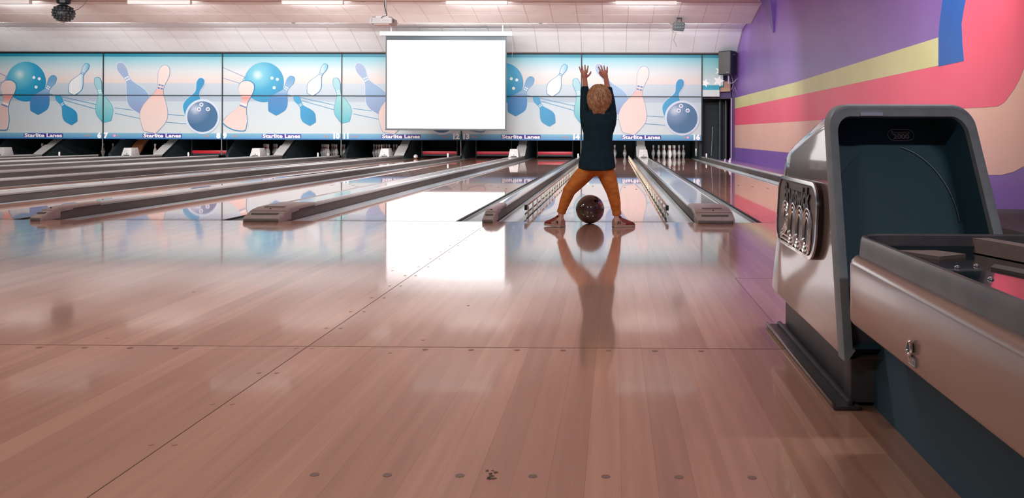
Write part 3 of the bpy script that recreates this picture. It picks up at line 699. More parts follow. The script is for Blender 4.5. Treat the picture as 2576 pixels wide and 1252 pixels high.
for n in LANES:
    xc = lane_c(n)
    t = thing('pin_deck_lamp', 'lamp hidden above the pin deck of lane %s' % NW[n], 'light', (xc, 23.5, .78), 'lamps above the pin decks')
    part('fitting', MB().box(xc - .45, xc + .45, 23.42, 23.50, .70, .78), M_PIT, t)
    part('hanger', MB().box(xc - .02, xc + .02, 23.45, 23.48, .78, 2.945), M_PIT, t)
    part('tube', tube_mb(xc, 23.46, .688, .84, .01), M_TUBE if n in P_PIT else M_WHITE, t)
    area_light('pin_deck_light', (xc, 23.52, .68), .8, .04, P_PIT.get(n, 1.3), (0, .88, -.45), (1, .97, .95), t)
pin_prof = [(.001, 0), (.026, 0), (.029, .004), (.036, .03), (.047, .07), (.0575, .105), (.0605, .118), (.0585, .14), (.049, .18), (.037, .215), (.0265, .245), (.0228, .262), (.0235, .285), (.028, .31), (.0318, .335), (.0322, .348), (.029, .365), (.02, .376), (.008, .381), (.001, .381)]
pin_me = MB().lathe(pin_prof, 16).mesh('pin_body', smooth=True); pin_me.materials.append(M_PIN)
def ring_me(z, r): return MB().lathe([(r * .98, z - .007), (r + .0012, z - .006), (r + .0006, z + .006), (r * .95, z + .007)], 16)
st1 = ring_me(.248, .0262).mesh('neck_stripe', smooth=True); st1.materials.append(M_RED)
st2 = ring_me(.272, .0232).mesh('neck_stripe', smooth=True); st2.materials.append(M_RED)
SPOT = {1: (0, 0), 2: (-.1524, .264), 3: (.1524, .264), 4: (-.305, .528), 5: (0, .528), 6: (.305, .528), 7: (-.457, .792), 8: (-.152, .792), 9: (.152, .792), 10: (.457, .792)}
WHERE = {1: 'front pin', 2: 'left pin of the second row', 3: 'right pin of the second row', 4: 'left pin of the third row', 5: 'middle pin of the third row', 6: 'right pin of the third row',
         7: 'leftmost pin of the back row', 8: 'second pin from left in the back row', 9: 'third pin from left in the back row', 10: 'rightmost pin of the back row'}
def pin_at(x, y, z, label, group, rot=None):
    t = thing('bowling_pin', label, 'pin', (x, y, z), group)
    child('pin_body', pin_me, t); child('neck_stripe', st1, t); child('neck_stripe', st2, t)
    if rot: t.rotation_euler = rot
    return t
for n, sp in {16: range(1, 11), 15: (9, 10), 11: range(1, 11), 10: range(1, 11), 9: range(1, 11), 7: (1, 5), 6: (7, 8, 9), 5: (1,), 4: (6, 9, 10)}.items():
    for s in sp:
        pin_at(lane_c(n) + SPOT[s][0], YH + SPOT[s][1], 0.0005, 'white bowling pin, %s on lane %s' % (WHERE[s], NW[n]), 'bowling pins on lane %s' % NW[n])
pin_at(-5.48, 22.9, .061, 'knocked over pin lying on lane twelve with its base forward', 'knocked over pins', (math.radians(-90), 0, 0.1))
M_SWEEP = mat('sweep_red_glow', (196, 40, 56), 0.35, emit=0.06)  # faint emission makes the red glow, though the bar is no lamp
for n in (14, 13, 12, 8):
    xc = lane_c(n)
    t = thing('sweep_bar', 'red pinsetter sweep bar lowered across lane %s' % NW[n], 'sweep bar', (xc, 24.2, .1), 'red sweep bars')
    part('bar', MB().box(xc - .50, xc + .50, 24.19, 24.22, .10, .19), M_SWEEP, t, bevel=.006)
    for s in (-1, 1): part('arm', MB().box(xc + s * .515 - .012, xc + s * .515 + .012, 24.17, 24.24, .02, .9), M_PIT, t)
    part('lower_edge', MB().box(xc - .50, xc + .50, 24.195, 24.215, .05, .10), M_BLACK, t)
solo('plastic_guard', MB().prism([(24.0, 0), (24.3, .35), (24.6, .52), (24.62, .5), (24.35, .3), (24.05, 0)], 'x', lane_c(7) - .52, lane_c(7) - .22), mat('guard_brown', (120, 72, 48), .4), 'brown curved guard at the pins of lane seven', 'guard', (lane_c(7) - .4, 24.2, 0))

# ------------------------------------------------------------------ projector screen
ys = 21.6
t = thing('projector_screen', 'large blank white projector screen hanging over lanes eleven to thirteen', 'screen', (-4.36, ys, .79))
part('housing', MB().prism(rrect(ys - .06, ys + .06, 3.225, 3.335, .015), 'x', -6.05, -2.68), M_WHITE, t, smooth=True)
part('housing_end', MB().prism(rrect(ys - .065, ys + .065, 3.22, 3.34, .02), 'x', -2.68, -2.655), M_WHITE, t)
part('housing_end', MB().prism(rrect(ys - .065, ys + .065, 3.22, 3.34, .02), 'x', -6.075, -6.05), M_WHITE, t)
part('screen_border', MB().box(-5.94, -2.80, ys - .003, ys + .003, .795, 3.23), mat('screen_black', (58, 70, 78), .6), t)
part('screen_face', MB().box(-5.905, -2.835, ys - .006, ys - .0035, .825, 3.115), mat('screen_white_glow', (226, 228, 230), .7, emit=SCREEN_GLOW), t)
part('bottom_bar', MB().lathe([(.014, -5.95), (.014, -2.78)], 8, (0, ys, .792), 'x'), mat('bar_grey', (90, 96, 100), .4), t, smooth=True)
part('pull_cord', MB().tube([(-2.66, ys, 3.22), (-2.65, ys, 2.9), (-2.66, ys, 2.62)], .004, 5), M_CLIP, t)
for x in (-5.8, -2.9): part('hanger', MB().box(x - .012, x + .012, ys - .01, ys + .01, 3.335, 3.52), M_WHITE, t)

# ------------------------------------------------------------------ projector
t = thing('projector', 'white projector on a ceiling pole with a wound black cable', 'projector', (-3.60, 13.0, 2.32))
cx, cy = -3.64, 13.0
body = part('body', MB().prism(rrect(cx - .172, cx + .172, 2.385, 2.478, .012, 3), 'y', 12.95, 13.27), mat('projector_white', (196, 195, 194), .5), t, smooth=True)
part('rear_panel', MB().box(cx + .0, cx + .15, 12.946, 12.951, 2.41, 2.468), mat('projector_panel', (214, 212, 210), .45), body)
part('vent', MB().box(cx - .145, cx - .135, 12.946, 12.951, 2.40, 2.468), mat('vent_grey', (150, 150, 152), .5), body)
part('vent', MB().box(cx + .171, cx + .1745, 13.02, 13.08, 2.41, 2.46), mat('vent_dark', (80, 78, 80), .5), body)
ports = MB()
for i in range(5):
    for j in range(2): ports.box(cx + .02 + i * .024, cx + .034 + i * .024, 12.943, 12.947, 2.424 + j * .022, 2.430 + j * .022)
part('ports', ports, mat('port_grey', (130, 130, 132), .5), body)
part('lens', MB().lathe([(.045, 13.27), (.045, 13.30), (.035, 13.305)], 16, (cx + .08, 0, 2.435), 'y'), M_BLACK, body, smooth=True)
part('underside', MB().box(cx - .12, cx + .12, 12.98, 13.24, 2.372, 2.386), M_WHITE, body)
part('mount_plate', MB().box(cx - .10, cx + .10, 13.03, 13.19, 2.485, 2.51), M_WHITE, t, bevel=.004)
for s in (-1, 1): part('mount_arm', MB().tube([(cx + s * .15, 13.0, 2.478), (cx + s * .15, 13.03, 2.49), (cx + s * .09, 13.08, 2.497)], .006, 6), M_BLACK, t)
part('pole', MB().lathe([(.014, 2.50), (.014, 3.667)], 12, (cx + .035, 13.1, 0)), mat('pole_grey', (176, 174, 172), .5), t, smooth=True)
part('collar', MB().lathe([(.03, 2.51), (.03, 2.545)], 12, (cx + .035, 13.1, 0)), M_WHITE, t, smooth=True)
part('ceiling_plate', MB().lathe([(.07, 3.65), (.07, 3.667)], 16, (cx + .035, 13.1, 0)), M_WHITE, t, smooth=True)
cable = [(cx + .035 + .022 * math.cos(a * .5), 13.1 + .022 * math.sin(a * .5) - .004, 3.66 - a * .030) for a in range(0, 38)]
cable += [(cx + .055, 13.06, 2.52), (cx + .04, 12.98, 2.50), (cx + .02, 12.94, 2.48), (cx + .015, 12.935, 2.46)]
part('cable', MB().tube(cable, .0055, 6), M_BLACK, t, smooth=True)

# ------------------------------------------------------------------ disco light, stage light, loudspeaker
t = thing('disco_light', 'black faceted disco ball light hanging from the ceiling at left', 'stage light', (-12.6, 18.6, 3.2))
c = Vector((-12.36, 18.6, 3.36)); R = .215
M_DISCO = mat('disco_black', (17, 21, 24), .4)
part('globe', MB().ell(c, (R, R, R * .9), 24, 16), M_DISCO, t, smooth=True)
part('belt', MB().lathe([(R * 1.01, -.012), (R * 1.05, 0), (R * 1.01, .012)], 24, (c.x, c.y, c.z + .02)), M_DISCO, t, smooth=True)
lens = MB()
for i in range(1, 7):
    th = math.radians(18 + i * 18); nn = max(5, int(18 * math.sin(th)))
    for j in range(nn):
        ph = 2 * math.pi * (j + .5 * (i % 2)) / nn
        d = Vector((math.sin(th) * math.cos(ph), math.sin(th) * math.sin(ph), -math.cos(th) * .9)); lens.ell(c + d * R, (.024, .024, .022), 8, 5)
part('lenses', lens, mat('lens_glass', (52, 60, 66), .06, 0, .8), t, smooth=True)
part('mount', MB().lathe([(.10, c.z + .20), (.14, c.z + .22), (.14, c.z + .28), (.09, c.z + .30)], 8, (c.x, c.y, 0)), M_DISCO, t)
part('bracket', MB().box(c.x - .10, c.x - .08, c.y - .02, c.y + .02, c.z + .2, 3.667).box(c.x + .08, c.x + .10, c.y - .02, c.y + .02, c.z + .2, 3.667), M_DISCO, t)
part('ceiling_plate', MB().box(c.x - .14, c.x + .14, c.y - .05, c.y + .05, 3.64, 3.667), M_DISCO, t)
part('power_cord', MB().tube([(c.x + .2, c.y, c.z + .04), (c.x + .33, c.y, c.z + .09), (c.x + .43, c.y, c.z + .16), (c.x + .50, c.y, c.z + .24), (c.x + .53, c.y, 3.667)], .007, 6), mat('cord_brown', (90, 70, 66), .5), t, smooth=True)

t = thing('stage_light', 'small black stage light with dangling cord near the purple wall', 'stage light', (1.55, 20.3, 3.2))
x, y, z = 1.56, 20.25, 3.31
part('case', MB().prism(rrect(x - .15, x + .13, z - .10, z + .09, .03, 3), 'y', y - .10, y + .12).xf(T(x, y, z) @ Matrix.Rotation(.12, 4, 'Y') @ T(-x, -y, -z)), M_DISCO, t, smooth=True)
for i in range(4):
    for j in range(2):
        part('lens', MB().lathe([(.026, y - .115), (.03, y - .10), (.03, y - .09)], 12, (x - .095 + i * .058, 0, z - .045 + j * .075), 'y'), mat('lens_pale', (84, 92, 96), .15), t, smooth=True)
part('yoke', MB().tube([(x - .06, y, z + .10), (x - .055, y, z + .19), (x + .045, y, z + .20), (x + .06, y, z + .09)], .014, 6), M_DISCO, t)
part('base_plate', MB().box(x - .06, x + .06, y - .04, y + .04, z + .195, z + .212), M_DISCO, t)
part('cord', MB().tube([(x - .17, y, z + .06), (x - .20, y - .02, z - .06), (x - .13, y - .02, z - .16), (x - .06, y - .02, z - .15), (x - .10, y - .02, z - .24), (x - .13, y - .02, z - .33), (x - .10, y - .02, z - .40), (x - .055, y - .02, z - .50)], .006, 6), mat('cord_grey', (110, 100, 96), .5), t, smooth=True)
part('cord', MB().tube([(x + .13, y, z), (x + .10, y - .02, z - .13), (x + .02, y - .02, z - .19), (x - .06, y - .02, z - .17)], .006, 6), mat('cord_pale', (196, 186, 180), .5), t, smooth=True)

t = thing('loudspeaker', 'black loudspeaker on a wall bracket at the end of the panels', 'speaker', (3.13, 22.85, 2.3))
x, y = 3.09, 22.82
RZ = T(x, y, 0) @ Matrix.Rotation(math.radians(-42), 4, 'Z') @ T(-x, -y, 0)
cab = part('cabinet', MB().prism([(x - .20, y - .16), (x + .20, y - .16), (x + .15, y + .20), (x - .15, y + .20)], 'z', 2.32, 2.97).xf(RZ), M_BLACK, t, bevel=.012)
part('grille', MB().box(x - .185, x + .185, y - .175, y - .160, 2.345, 2.945).xf(RZ), mat_noise('grille_grey', (74, 76, 78), (92, 90, 88), nscale=60, rough=.6), cab, bevel=.004)
part('badge', MB().box(x + .07, x + .14, y - .18, y - .174, 2.37, 2.385).xf(RZ), M_STEEL, cab)
part('tweeter', MB().lathe([(.03, y - .178), (.03, y - .172)], 12, (x - .04, 0, 2.84), 'y').xf(RZ), M_DIVSIDE, cab)
part('handle', MB().box(x + .175, x + .186, y - .02, y + .10, 2.86, 2.88).xf(RZ), M_STEEL, cab)
part('bracket_post', MB().lathe([(.022, 2.08), (.022, 2.33)], 10, (3.12, 22.86, 0)), mat('bracket_lilac', (168, 156, 172), .4), t, smooth=True)
part('bracket_arm', MB().tube([(3.12, 22.86, 2.10), (3.24, 22.9, 2.11), (3.384, 23.0, 2.24)], .014, 8), mat('bracket_lilac2', (168, 156, 172), .4), t, smooth=True)
part('speaker_cord', MB().tube([(3.2, 22.9, 2.35), (3.25, 22.9, 2.05), (3.20, 22.9, 1.93), (3.26, 22.9, 1.90), (3.30, 22.95, 2.0), (3.384, 23.0, 1.8)], .005, 6), mat('cord_lilac', (170, 150, 190), .5), t, smooth=True)
solo('plywood_end', MB().prism([(2.945, 1.89), (3.235, 1.905), (3.24, 2.18), (3.05, 2.18), (3.05, 2.06), (2.945, 2.06)], 'y', 23.36, 23.49), mat_noise('ply_tan', (170, 134, 114), (184, 148, 128), (1, 1, 6), 4, .6), 'tan plywood offcut under the loudspeaker beside the star panel', 'board', (3.1, 23.4, 1.9))
for i, (x, y, s) in enumerate(((2.46, 18.6, .05), (2.47, 17.9, .075))):
    solo('paper_scrap', MB().loft([[(x - s * .4, y, .093), (x + s * .4, y + .03, .093), (x + s * .2, y + .05, .097), (x - s * .3, y + .04, .096)], [(x - s * .1, y + .01, .093 + s), (x + s * .25, y + .03, .093 + s * 1.3), (x + s * .2, y + .04, .093 + s * 1.2), (x, y + .03, .093 + s)]]), M_WHITE,
         ('smaller' if i == 0 else 'larger') + ' white paper scrap on the divider cap by the purple wall', 'paper', (x, y, .093), group='paper scraps on the divider cap')

# ------------------------------------------------------------------ bowling ball
R = .1055
bc = Vector((-.178, 6.135, R))
t = thing('bowling_ball', 'brown marbled bowling ball rolling between the child\'s feet', 'ball', (bc.x, bc.y, 0))
M_BALL = mat_noise('ball_brown', (104, 86, 75), (64, 55, 51), (1, 1, 1.6), 13, .16, 5, .35, .68, coat=1.0, coat_rough=.03)
me = bpy.data.meshes.new('ball_shell'); bm = bmesh.new(); bmesh.ops.create_icosphere(bm, subdivisions=5, radius=R); bm.to_mesh(me); bm.free()
so = bpy.data.objects.new('tmpball', me); COL.objects.link(so)
holes = [Vector((.36, -.78, .52)).normalized(), Vector((.16, -.72, .70)).normalized(), Vector((.02, -.86, .50)).normalized()]
holes = [Vector((.40, -.66, .64)).normalized(), Vector((.53, -.56, .64)).normalized(), Vector((.44, -.36, .82)).normalized()]
cut = []
for i, d in enumerate(holes):
    c2 = MB().lathe([(.0125, R * .70), (.0125, R * 1.2)], 18); q = d.to_track_quat('Z', 'Y').to_matrix().to_4x4(); c2.xf(q)
    co = bpy.data.objects.new('tmpcut', c2.mesh('tmpcut')); COL.objects.link(co); cut.append(co)
    m_ = so.modifiers.new('b', 'BOOLEAN'); m_.operation = 'DIFFERENCE'; m_.object = co; m_.solver = 'EXACT'
dg = bpy.context.evaluated_depsgraph_get(); shell = bpy.data.meshes.new_from_object(so.evaluated_get(dg))
for o_ in cut + [so]: bpy.data.objects.remove(o_)
shell.polygons.foreach_set('use_smooth', [True] * len(shell.polygons)); shell.set_sharp_from_angle(angle=math.radians(40))
shell.materials.clear(); o = obj('ball_shell', shell, M_BALL, t, (0, 0, R)); ORG[o.name] = Vector()
for d in holes:
    q = d.to_track_quat('Z', 'Y').to_matrix().to_4x4()
    me = MB().lathe([(.0123, R * .705), (.0123, R * .72)], 14).xf(q).mesh('finger_hole'); o = obj('finger_hole', me, M_BLACK, t, (0, 0, R))
#BOY#
# ------------------------------------------------------------------ the child, seen from behind, arms up, feet apart
M_SKIN = mat_noise('skin', (190, 124, 100), (198, 134, 110), (1, 1, 1), 20, .5)
M_SHIRT = mat_noise('shirt_dark', (26, 45, 54), (30, 50, 59), (1, 1, 1), 26, 1.0, bump=.25, spec=.12)
M_PANTS = mat_noise('trousers_ochre', (204, 120, 46), (180, 100, 36), (1, 1, 2.2), 16, .85, bump=.5)
M_HAIR = mat_noise('hair_blond', (190, 138, 96), (120, 80, 54), (1, 1, .35), 60, .5, 3, .38, .66)
M_HAIR2 = mat_noise('hair_strand', (206, 156, 112), (132, 90, 60), (1, 1, .5), 90, .45, 3, .35, .7)
M_SHOER = mat_noise('shoe_red', (132, 46, 40), (116, 40, 36), (1, 1, 1), 30, .5)
M_SHOET = mat_noise('shoe_tan', (182, 138, 118), (168, 126, 108), (1, 1, 1), 30, .5)
M_SOLE = mat('shoe_sole', (176, 152, 140), .6)
boy = thing('person', 'child seen from behind in dark top and ochre trousers, arms raised', 'person', (-.15, 5.90, 0))
BY = 5.93
def ring(cx, cy, z, a, b, n=20): return [(cx + a * math.cos(2 * math.pi * k / n), cy + b * math.sin(2 * math.pi * k / n), z) for k in range(n)]
LEGL = [((-.174, BY, .415), .066), ((-.248, BY - .005, .335), .059), ((-.318, BY - .015, .255), .046), ((-.350, BY - .008, .175), .039), ((-.372, BY - .004, .112), .030)]
LEGR = [((-.074, BY, .415), .066), ((-.038, BY - .003, .33), .059), ((-.010, BY - .010, .245), .046), ((.008, BY - .005, .165), .039), ((.018, BY - .002, .100), .030)]
ARML = [((-.160, BY, .60), .034), ((-.178, BY, .68), .046), ((-.196, BY + .002, .735), .046), ((-.205, BY + .004, .79), .042), ((-.211, BY + .014, .89), .035), ((-.212, BY + .02, .995), .028)]
ARMR = [((-.068, BY, .60), .034), ((-.050, BY, .68), .046), ((-.032, BY + .002, .735), .046), ((-.024, BY + .004, .79), .042), ((-.030, BY + .014, .89), .035), ((-.046, BY + .024, .99), .028)]
def limb(mb, ch, sh=0.0, seg=14): mb.tube([c for c, r in ch], [r - sh for c, r in ch], seg)
body = MB()
HC_ = Vector((-.108, BY + .015, .895))
body.ell(HC_, (.074, .088, .098), 24, 16)
body.ell(HC_ + Vector((0, .022, -.050)), (.056, .066, .050), 20, 12)          # jaw
body.ell(HC_ + Vector((0, .092, -.020)), (.010, .012, .014), 10, 8)           # nose
body.ell(HC_ + Vector((0, .084, -.052)), (.020, .007, .007), 10, 6)           # lips
for s in (-1, 1):
    body.ell(HC_ + Vector((s * .077, .004, -.022)), (.010, .017, .025), 12, 8)  # ears
body.tube([(-.109, BY - .004, .73), (-.109, BY, .77), (-.108, BY + .008, .83)], [.042, .036, .036], 14)
body.loft([ring(-.124, BY, .40, .108, .068), ring(-.122, BY, .50, .100, .066), ring(-.118, BY, .60, .090, .062), ring(-.115, BY, .68, .095, .062), ring(-.112, BY, .745, .095, .055), ring(-.110, BY, .775, .05, .04)])
for ch in (LEGL, LEGR): limb(body, ch, .010)
body.tube([(-.372, BY - .004, .125), (-.378, BY - .012, .085), (-.380, BY - .020, .045)], [.022, .0205, .022], 12)
body.tube([(.018, BY - .002, .11), (.020, BY - .010, .075), (.021, BY - .016, .04)], [.022, .0205, .022], 12)
for ch in (ARML, ARMR): limb(body, ch, .010)
def hand(mb, wrist, lean, s):
    """palm towards the lanes, thumb on the side of the head; s = +1 thumb to +X"""
    w_ = Vector(wrist)
    mb.tube([w_ + Vector((-lean * .9, -.004, -.075)), w_ + Vector((-lean * .3, 0, -.02)), w_ + Vector((0, 0, .005))], [.022, .0185, .0175], 12)
    up = Vector((lean, .006, .06)).normalized()
    pc = w_ + up * .032
    mb.tube([w_ + up * .0, w_ + up * .018, w_ + up * .040, w_ + up * .055], [.016, .021, .0225, .019], 12)
    for k, (dx, L, sp) in enumerate(((-.0205, .046, -.26), (-.0070, .055, -.08), (.0070, .058, .07), (.0205, .052, .24))):
        d = s * dx
        b0 = w_ + up * .046 + Vector((d, 0, 0)); dirn = (up + Vector((s * sp, 0, 0))).normalized()
        mb.tube([b0, b0 + dirn * L * .5 + Vector((0, .002, 0)), b0 + dirn * L * .8 + Vector((0, .007, 0)), b0 + dirn * L + Vector((0, .014, 0))], [.0064, .0060, .0055, .0044], 8)
    b0 = w_ + up * .014 + Vector((s * .014, .004, 0))
    mb.tube([b0, b0 + Vector((s * .018, .008, .014)), b0 + Vector((s * .028, .012, .030)), b0 + Vector((s * .031, .014, .042))], [.0085, .0078, .0068, .005], 8)
hand(body, (-.213, BY + .024, 1.050), -.006, 1)
hand(body, (-.062, BY + .03, 1.050), -.016, -1)
mesh_part('body', remesh(body, .0030, 2, 'body'), M_SKIN, boy)
for s in (-1, 1):
    part('eye', MB().ell(HC_ + Vector((s * .030, .078, .004)), (.011, .009, .008), 12, 8), mat('eye_white', (240, 240, 238), .2), boy, smooth=True)
    part('iris', MB().ell(HC_ + Vector((s * .030, .0855, .004)), (.005, .003, .005), 10, 6), mat('iris_blue', (80, 110, 140), .2), boy, smooth=True)
shirt = MB()
shirt.loft([[(p[0], p[1], p[2] - .020 * max(0, -math.sin(2 * math.pi * k / 28))) for k, p in enumerate(ring(-.124, BY - .004, .418, .134, .091, 28))], ring(-.124, BY - .002, .45, .130, .088, 28), ring(-.121, BY, .53, .116, .078, 28), ring(-.118, BY, .60, .103, .074, 28), ring(-.115, BY, .67, .106, .073, 28), ring(-.113, BY, .735, .110, .070, 28), ring(-.112, BY, .78, .104, .064, 28), ring(-.110, BY, .81, .088, .056, 28), ring(-.109, BY + .002, .832, .050, .046, 28)])
for ch in (ARML, ARMR): limb(shirt, ch, 0, 16)
for k in range(7):      # soft folds at the hem and sides
    a = random.uniform(0, 6.28); shirt.tube([(-.124 + .122 * math.cos(a), BY + .076 * math.sin(a), .43), (-.12 + .104 * math.cos(a + .12), BY + .07 * math.sin(a + .12), .58)], [.012, .006], 8)
mesh_part('shirt', remesh(shirt, .0055, 4, 'shirt'), M_SHIRT, boy, 'dark long-sleeved top')
pants = MB()
pants.ell((-.124, BY, .43), (.116, .078, .070), 24, 14)
pants.ell((-.165, BY - .028, .405), (.062, .046, .055), 16, 10); pants.ell((-.085, BY - .028, .405), (.062, .046, .055), 16, 10)
for ch in (LEGL, LEGR): limb(pants, ch, 0, 18)
def limb_at(ch, t):
    i = min(int(t), len(ch) - 2); q = t - i
    return Vector(ch[i][0]).lerp(Vector(ch[i + 1][0]), q), ch[i][1] * (1 - q) + ch[i + 1][1] * q
for ch, folds in ((LEGR, ((1.75, 4.2, 1.1), (1.95, 5.2, .9), (2.12, 4.4, 1.2), (2.3, 5.3, .8), (3.75, 4.7, 1.3))), (LEGL, ((1.9, 4.5, 1.0), (2.2, 4.0, .8), (3.7, 4.8, 1.2)))):   # folds behind the knees
    for t_, a0, w_ in folds:
        c, r = limb_at(ch, t_)
        pants.tube([c + Vector(((r - .004) * math.cos(a0 + q * w_), (r - .004) * math.sin(a0 + q * w_), .010 * q)) for q in (-1, -.6, -.2, .2, .6, 1)], [.0015, .0045, .006, .006, .0045, .0015], 6)
mesh_part('trousers', remesh(pants, .0042, 3, 'trousers'), M_PANTS, boy, 'ochre jogging trousers')
for ch in (LEGL, LEGR):
    c = Vector(ch[-1][0]); d = (c - Vector(ch[-2][0])).normalized(); rr = []
    for k, q in enumerate((.031, .033, .0315, .033, .031, .032, .029)): rr.append(q)
    part('cuff', MB().tube([c + d * (.005 * k - .012) for k in range(7)], rr, 18), M_PANTS, boy, smooth=True)
hair = MB(); hc = HC_ + Vector((0, -.006, .008)); hr = Vector((.082, .092, .100))
base = []
for i in range(10):
    th = math.radians(2 + 122 * i / 9)
    base.append([hc + Vector((hr.x * math.sin(th) * math.cos(p), (hr.y * math.sin(th) * math.sin(p)) * (.72 if math.sin(p) > 0 and i > 6 else 1), hr.z * math.cos(th))) for p in [2 * math.pi * k / 26 for k in range(26)]])
hair.loft(base)
def sc(th, ph, lift): return hc + Vector(((hr.x + lift) * math.sin(th) * math.cos(ph), (hr.y + lift) * math.sin(th) * math.sin(ph), (hr.z + lift) * math.cos(th)))
rnd = random.Random(3)
for k in range(150):
    ph = rnd.uniform(0, 2 * math.pi); back = max(0, -math.sin(ph)); front = max(0, math.sin(ph))
    th0 = math.radians(rnd.uniform(4, 96 + 16 * back - 46 * front)); L = math.radians(rnd.uniform(24, 40)); sw = rnd.uniform(.05, .45)
    r0 = rnd.uniform(.006, .010); lf = rnd.uniform(-.003, .004)
    hair.tube([sc(th0, ph, lf - .002), sc(th0 + L * .35, ph + sw * .35, lf + .001), sc(th0 + L * .7, ph + sw * .7, lf + .001), sc(th0 + L, ph + sw, lf - .001)], [r0 * .7, r0, r0 * .8, .0025], 6)
for k in range(16):
    ph = math.radians(-90 + (k - 7.5) * 5.0); th0 = math.radians(100)
    hair.tube([sc(th0, ph, -.008), sc(th0 + .25, ph * .97 - .04, -.006), hc + Vector((math.cos(ph) * .040, -.058, -.098 - .010 * math.cos((k - 7.5) * .4)))], [.010, .009, .004], 6)
strands = MB()
for k in range(1700):
    ph = rnd.uniform(0, 2 * math.pi); back = max(0, -math.sin(ph)); front = max(0, math.sin(ph))
    th0 = math.radians(rnd.uniform(0, 104 + 16 * back - 44 * front)); L = math.radians(rnd.uniform(16, 44)); sw = rnd.uniform(.10, .55) * (1 if ph > 2.4 else -.6)
    r0 = rnd.uniform(.0012, .0032); lf = rnd.uniform(.003, .010); tip = rnd.uniform(-.004, .006)
    strands.tube([sc(th0, ph, lf - .005), sc(th0 + L * .3, ph + sw * .3, lf), sc(th0 + L * .65, ph + sw * .7, lf + .001), sc(th0 + L, ph + sw, lf + tip)], [r0 * .6, r0, r0 * .8, .0005], 5)
for k in range(520):
    ph = math.radians(-90 + rnd.uniform(-52, 52)); th0 = math.radians(rnd.uniform(76, 108)); xx = math.cos(ph) * rnd.uniform(.030, .052)
    strands.tube([sc(th0, ph, .003), sc(th0 + .24, ph + rnd.uniform(-.1, .1), .006 + rnd.uniform(0, .004)), hc + Vector((xx, -.060 - rnd.uniform(0, .006), -.090 - rnd.uniform(0, .020)))], [.003, .0026, .0006], 5)
mesh_part('hair', remesh(hair, .0032, 2, 'hair'), M_HAIR, boy, 'tousled sandy blond hair')
part('hair_strands', strands, M_HAIR2, boy, smooth=True)['kind'] = 'stuff'

def shoe(heel, ang, lift, side):
    t_ = [(0.0, .024, .054), (.008, .029, .064), (.03, .031, .068), (.055, .031, .066), (.08, .032, .057), (.105, .035, .047), (.128, .035, .039), (.146, .029, .032), (.157, .018, .025), (.161, .008, .018)]
    M_ = T(*heel) @ Matrix.Rotation(ang, 4, 'Z') @ Matrix.Rotation(-lift, 4, 'Y')
    def rg(x, a, h, g=0.0, zb=.014):
        a += g; h += g
        return [(x, -a, zb), (x, -a * 1.02, zb + (h - zb) * .35), (x, -a * .86, zb + (h - zb) * .72), (x, -a * .45, h), (x, a * .45, h), (x, a * .86, zb + (h - zb) * .72), (x, a * 1.02, zb + (h - zb) * .35), (x, a, zb)]
    sh = part('shoe', MB().loft([rg(*q) for q in t_]).xf(M_), M_SHOER, boy, smooth=True, label='red and tan bowling shoe')
    part('heel_counter', MB().loft([rg(x - (.0015 if i == 0 else 0), a, h * (1 if x < .04 else .82), .0016) for i, (x, a, h) in enumerate(t_[:5])]).xf(M_), M_SHOET, sh, smooth=True)
    out = [(x, a + .004) for x, a, h in t_]; pts = [(x - (.003 if i == 0 else 0), -a) for i, (x, a) in enumerate(out)] + [(x + (.002 if i == 0 else 0), a) for i, (x, a) in enumerate(out[::-1])]
    part('sole', MB().prism(pts, 'z', .0015, .0155).xf(M_), M_SOLE, sh)
    part('heel_block', MB().prism([(-.002, -.027), (.045, -.030), (.045, .030), (-.002, .027)], 'z', .0, .004).xf(M_), M_BLACK, sh)
    for s in (-1, 1):
        for dx in (.018, .032):
            part('stripe', MB().box(dx, dx + .006, s * .0335 - .0015, s * .0335 + .0015, .026, .046).xf(M_), M_BLACK, sh)
    for k in range(4):
        x = .072 + k * .015; h = .0635 - k * .0068
        part('lace', MB().tube([(x - .004, -.020, h - .008), (x, 0, h + .001), (x + .004, .020, h - .008)], .0024, 6).xf(M_), M_BLACK, sh, smooth=True)
    part('tongue', MB().loft([[(.058, -.014, .062), (.058, .014, .062), (.058, .014, .070), (.058, -.014, .070)], [(.044, -.013, .074), (.044, .013, .074), (.046, .013, .082), (.046, -.013, .082)]]).xf(M_), M_SHOER, sh, bevel=.002)
shoe((-.362, BY - .055, .0), math.radians(143), .04, -1)
shoe((-.004, BY - .040, .0), math.radians(22), 0.0, 1)
#/BOY#
#HOOD#
# ------------------------------------------------------------------ ball return in the foreground
XC = .745
def hw(z): return .215 - (z - .13) / .59 * .030
def yf(z): return 1.93 + (z - .13) * .27 / .59
def yr(z): return 2.86 - (z - .13) * .14 / .49
TILT = math.atan(.27 / .59)
M_HOOD = mat_noise('hood_bronze', (112, 92, 84), (118, 98, 90), (1, 1, 1), 3, .22, spec=.5, coat=1.0, coat_rough=.04)
M_RIM = mat_noise('rim_grey', (122, 130, 133), (134, 140, 142), (1, 1, 1), 24, .5)
M_INK = mat('hood_black', (46, 82, 95), .55)
M_DARKM = mat_noise('base_dark', (58, 58, 62), (68, 66, 68), (2, 2, 2), 6, .45)
hood = thing('ball_return', 'bronze bowling ball return with black mouth and curved ball tray', 'ball return', (XC, 2.3, 0))
def hring(zt, t, k=1.0, inset=0.0, dy=0.0, zb=.13):
    cz = .4; out = []
    for x, z in rrect(-.2, .2, zb + inset, zt - inset, [max(.012, .055 - inset * .6), max(.012, .055 - inset * .6), .006, .006], 7):
        f = (hw(z) * 1.0 - inset) / .2
        zz = cz + (z - cz) * k
        out.append((XC + x * f * k, yf(z) + (yr(z) - yf(z)) * t + dy, zz))
    return out[24:] + out[:24]
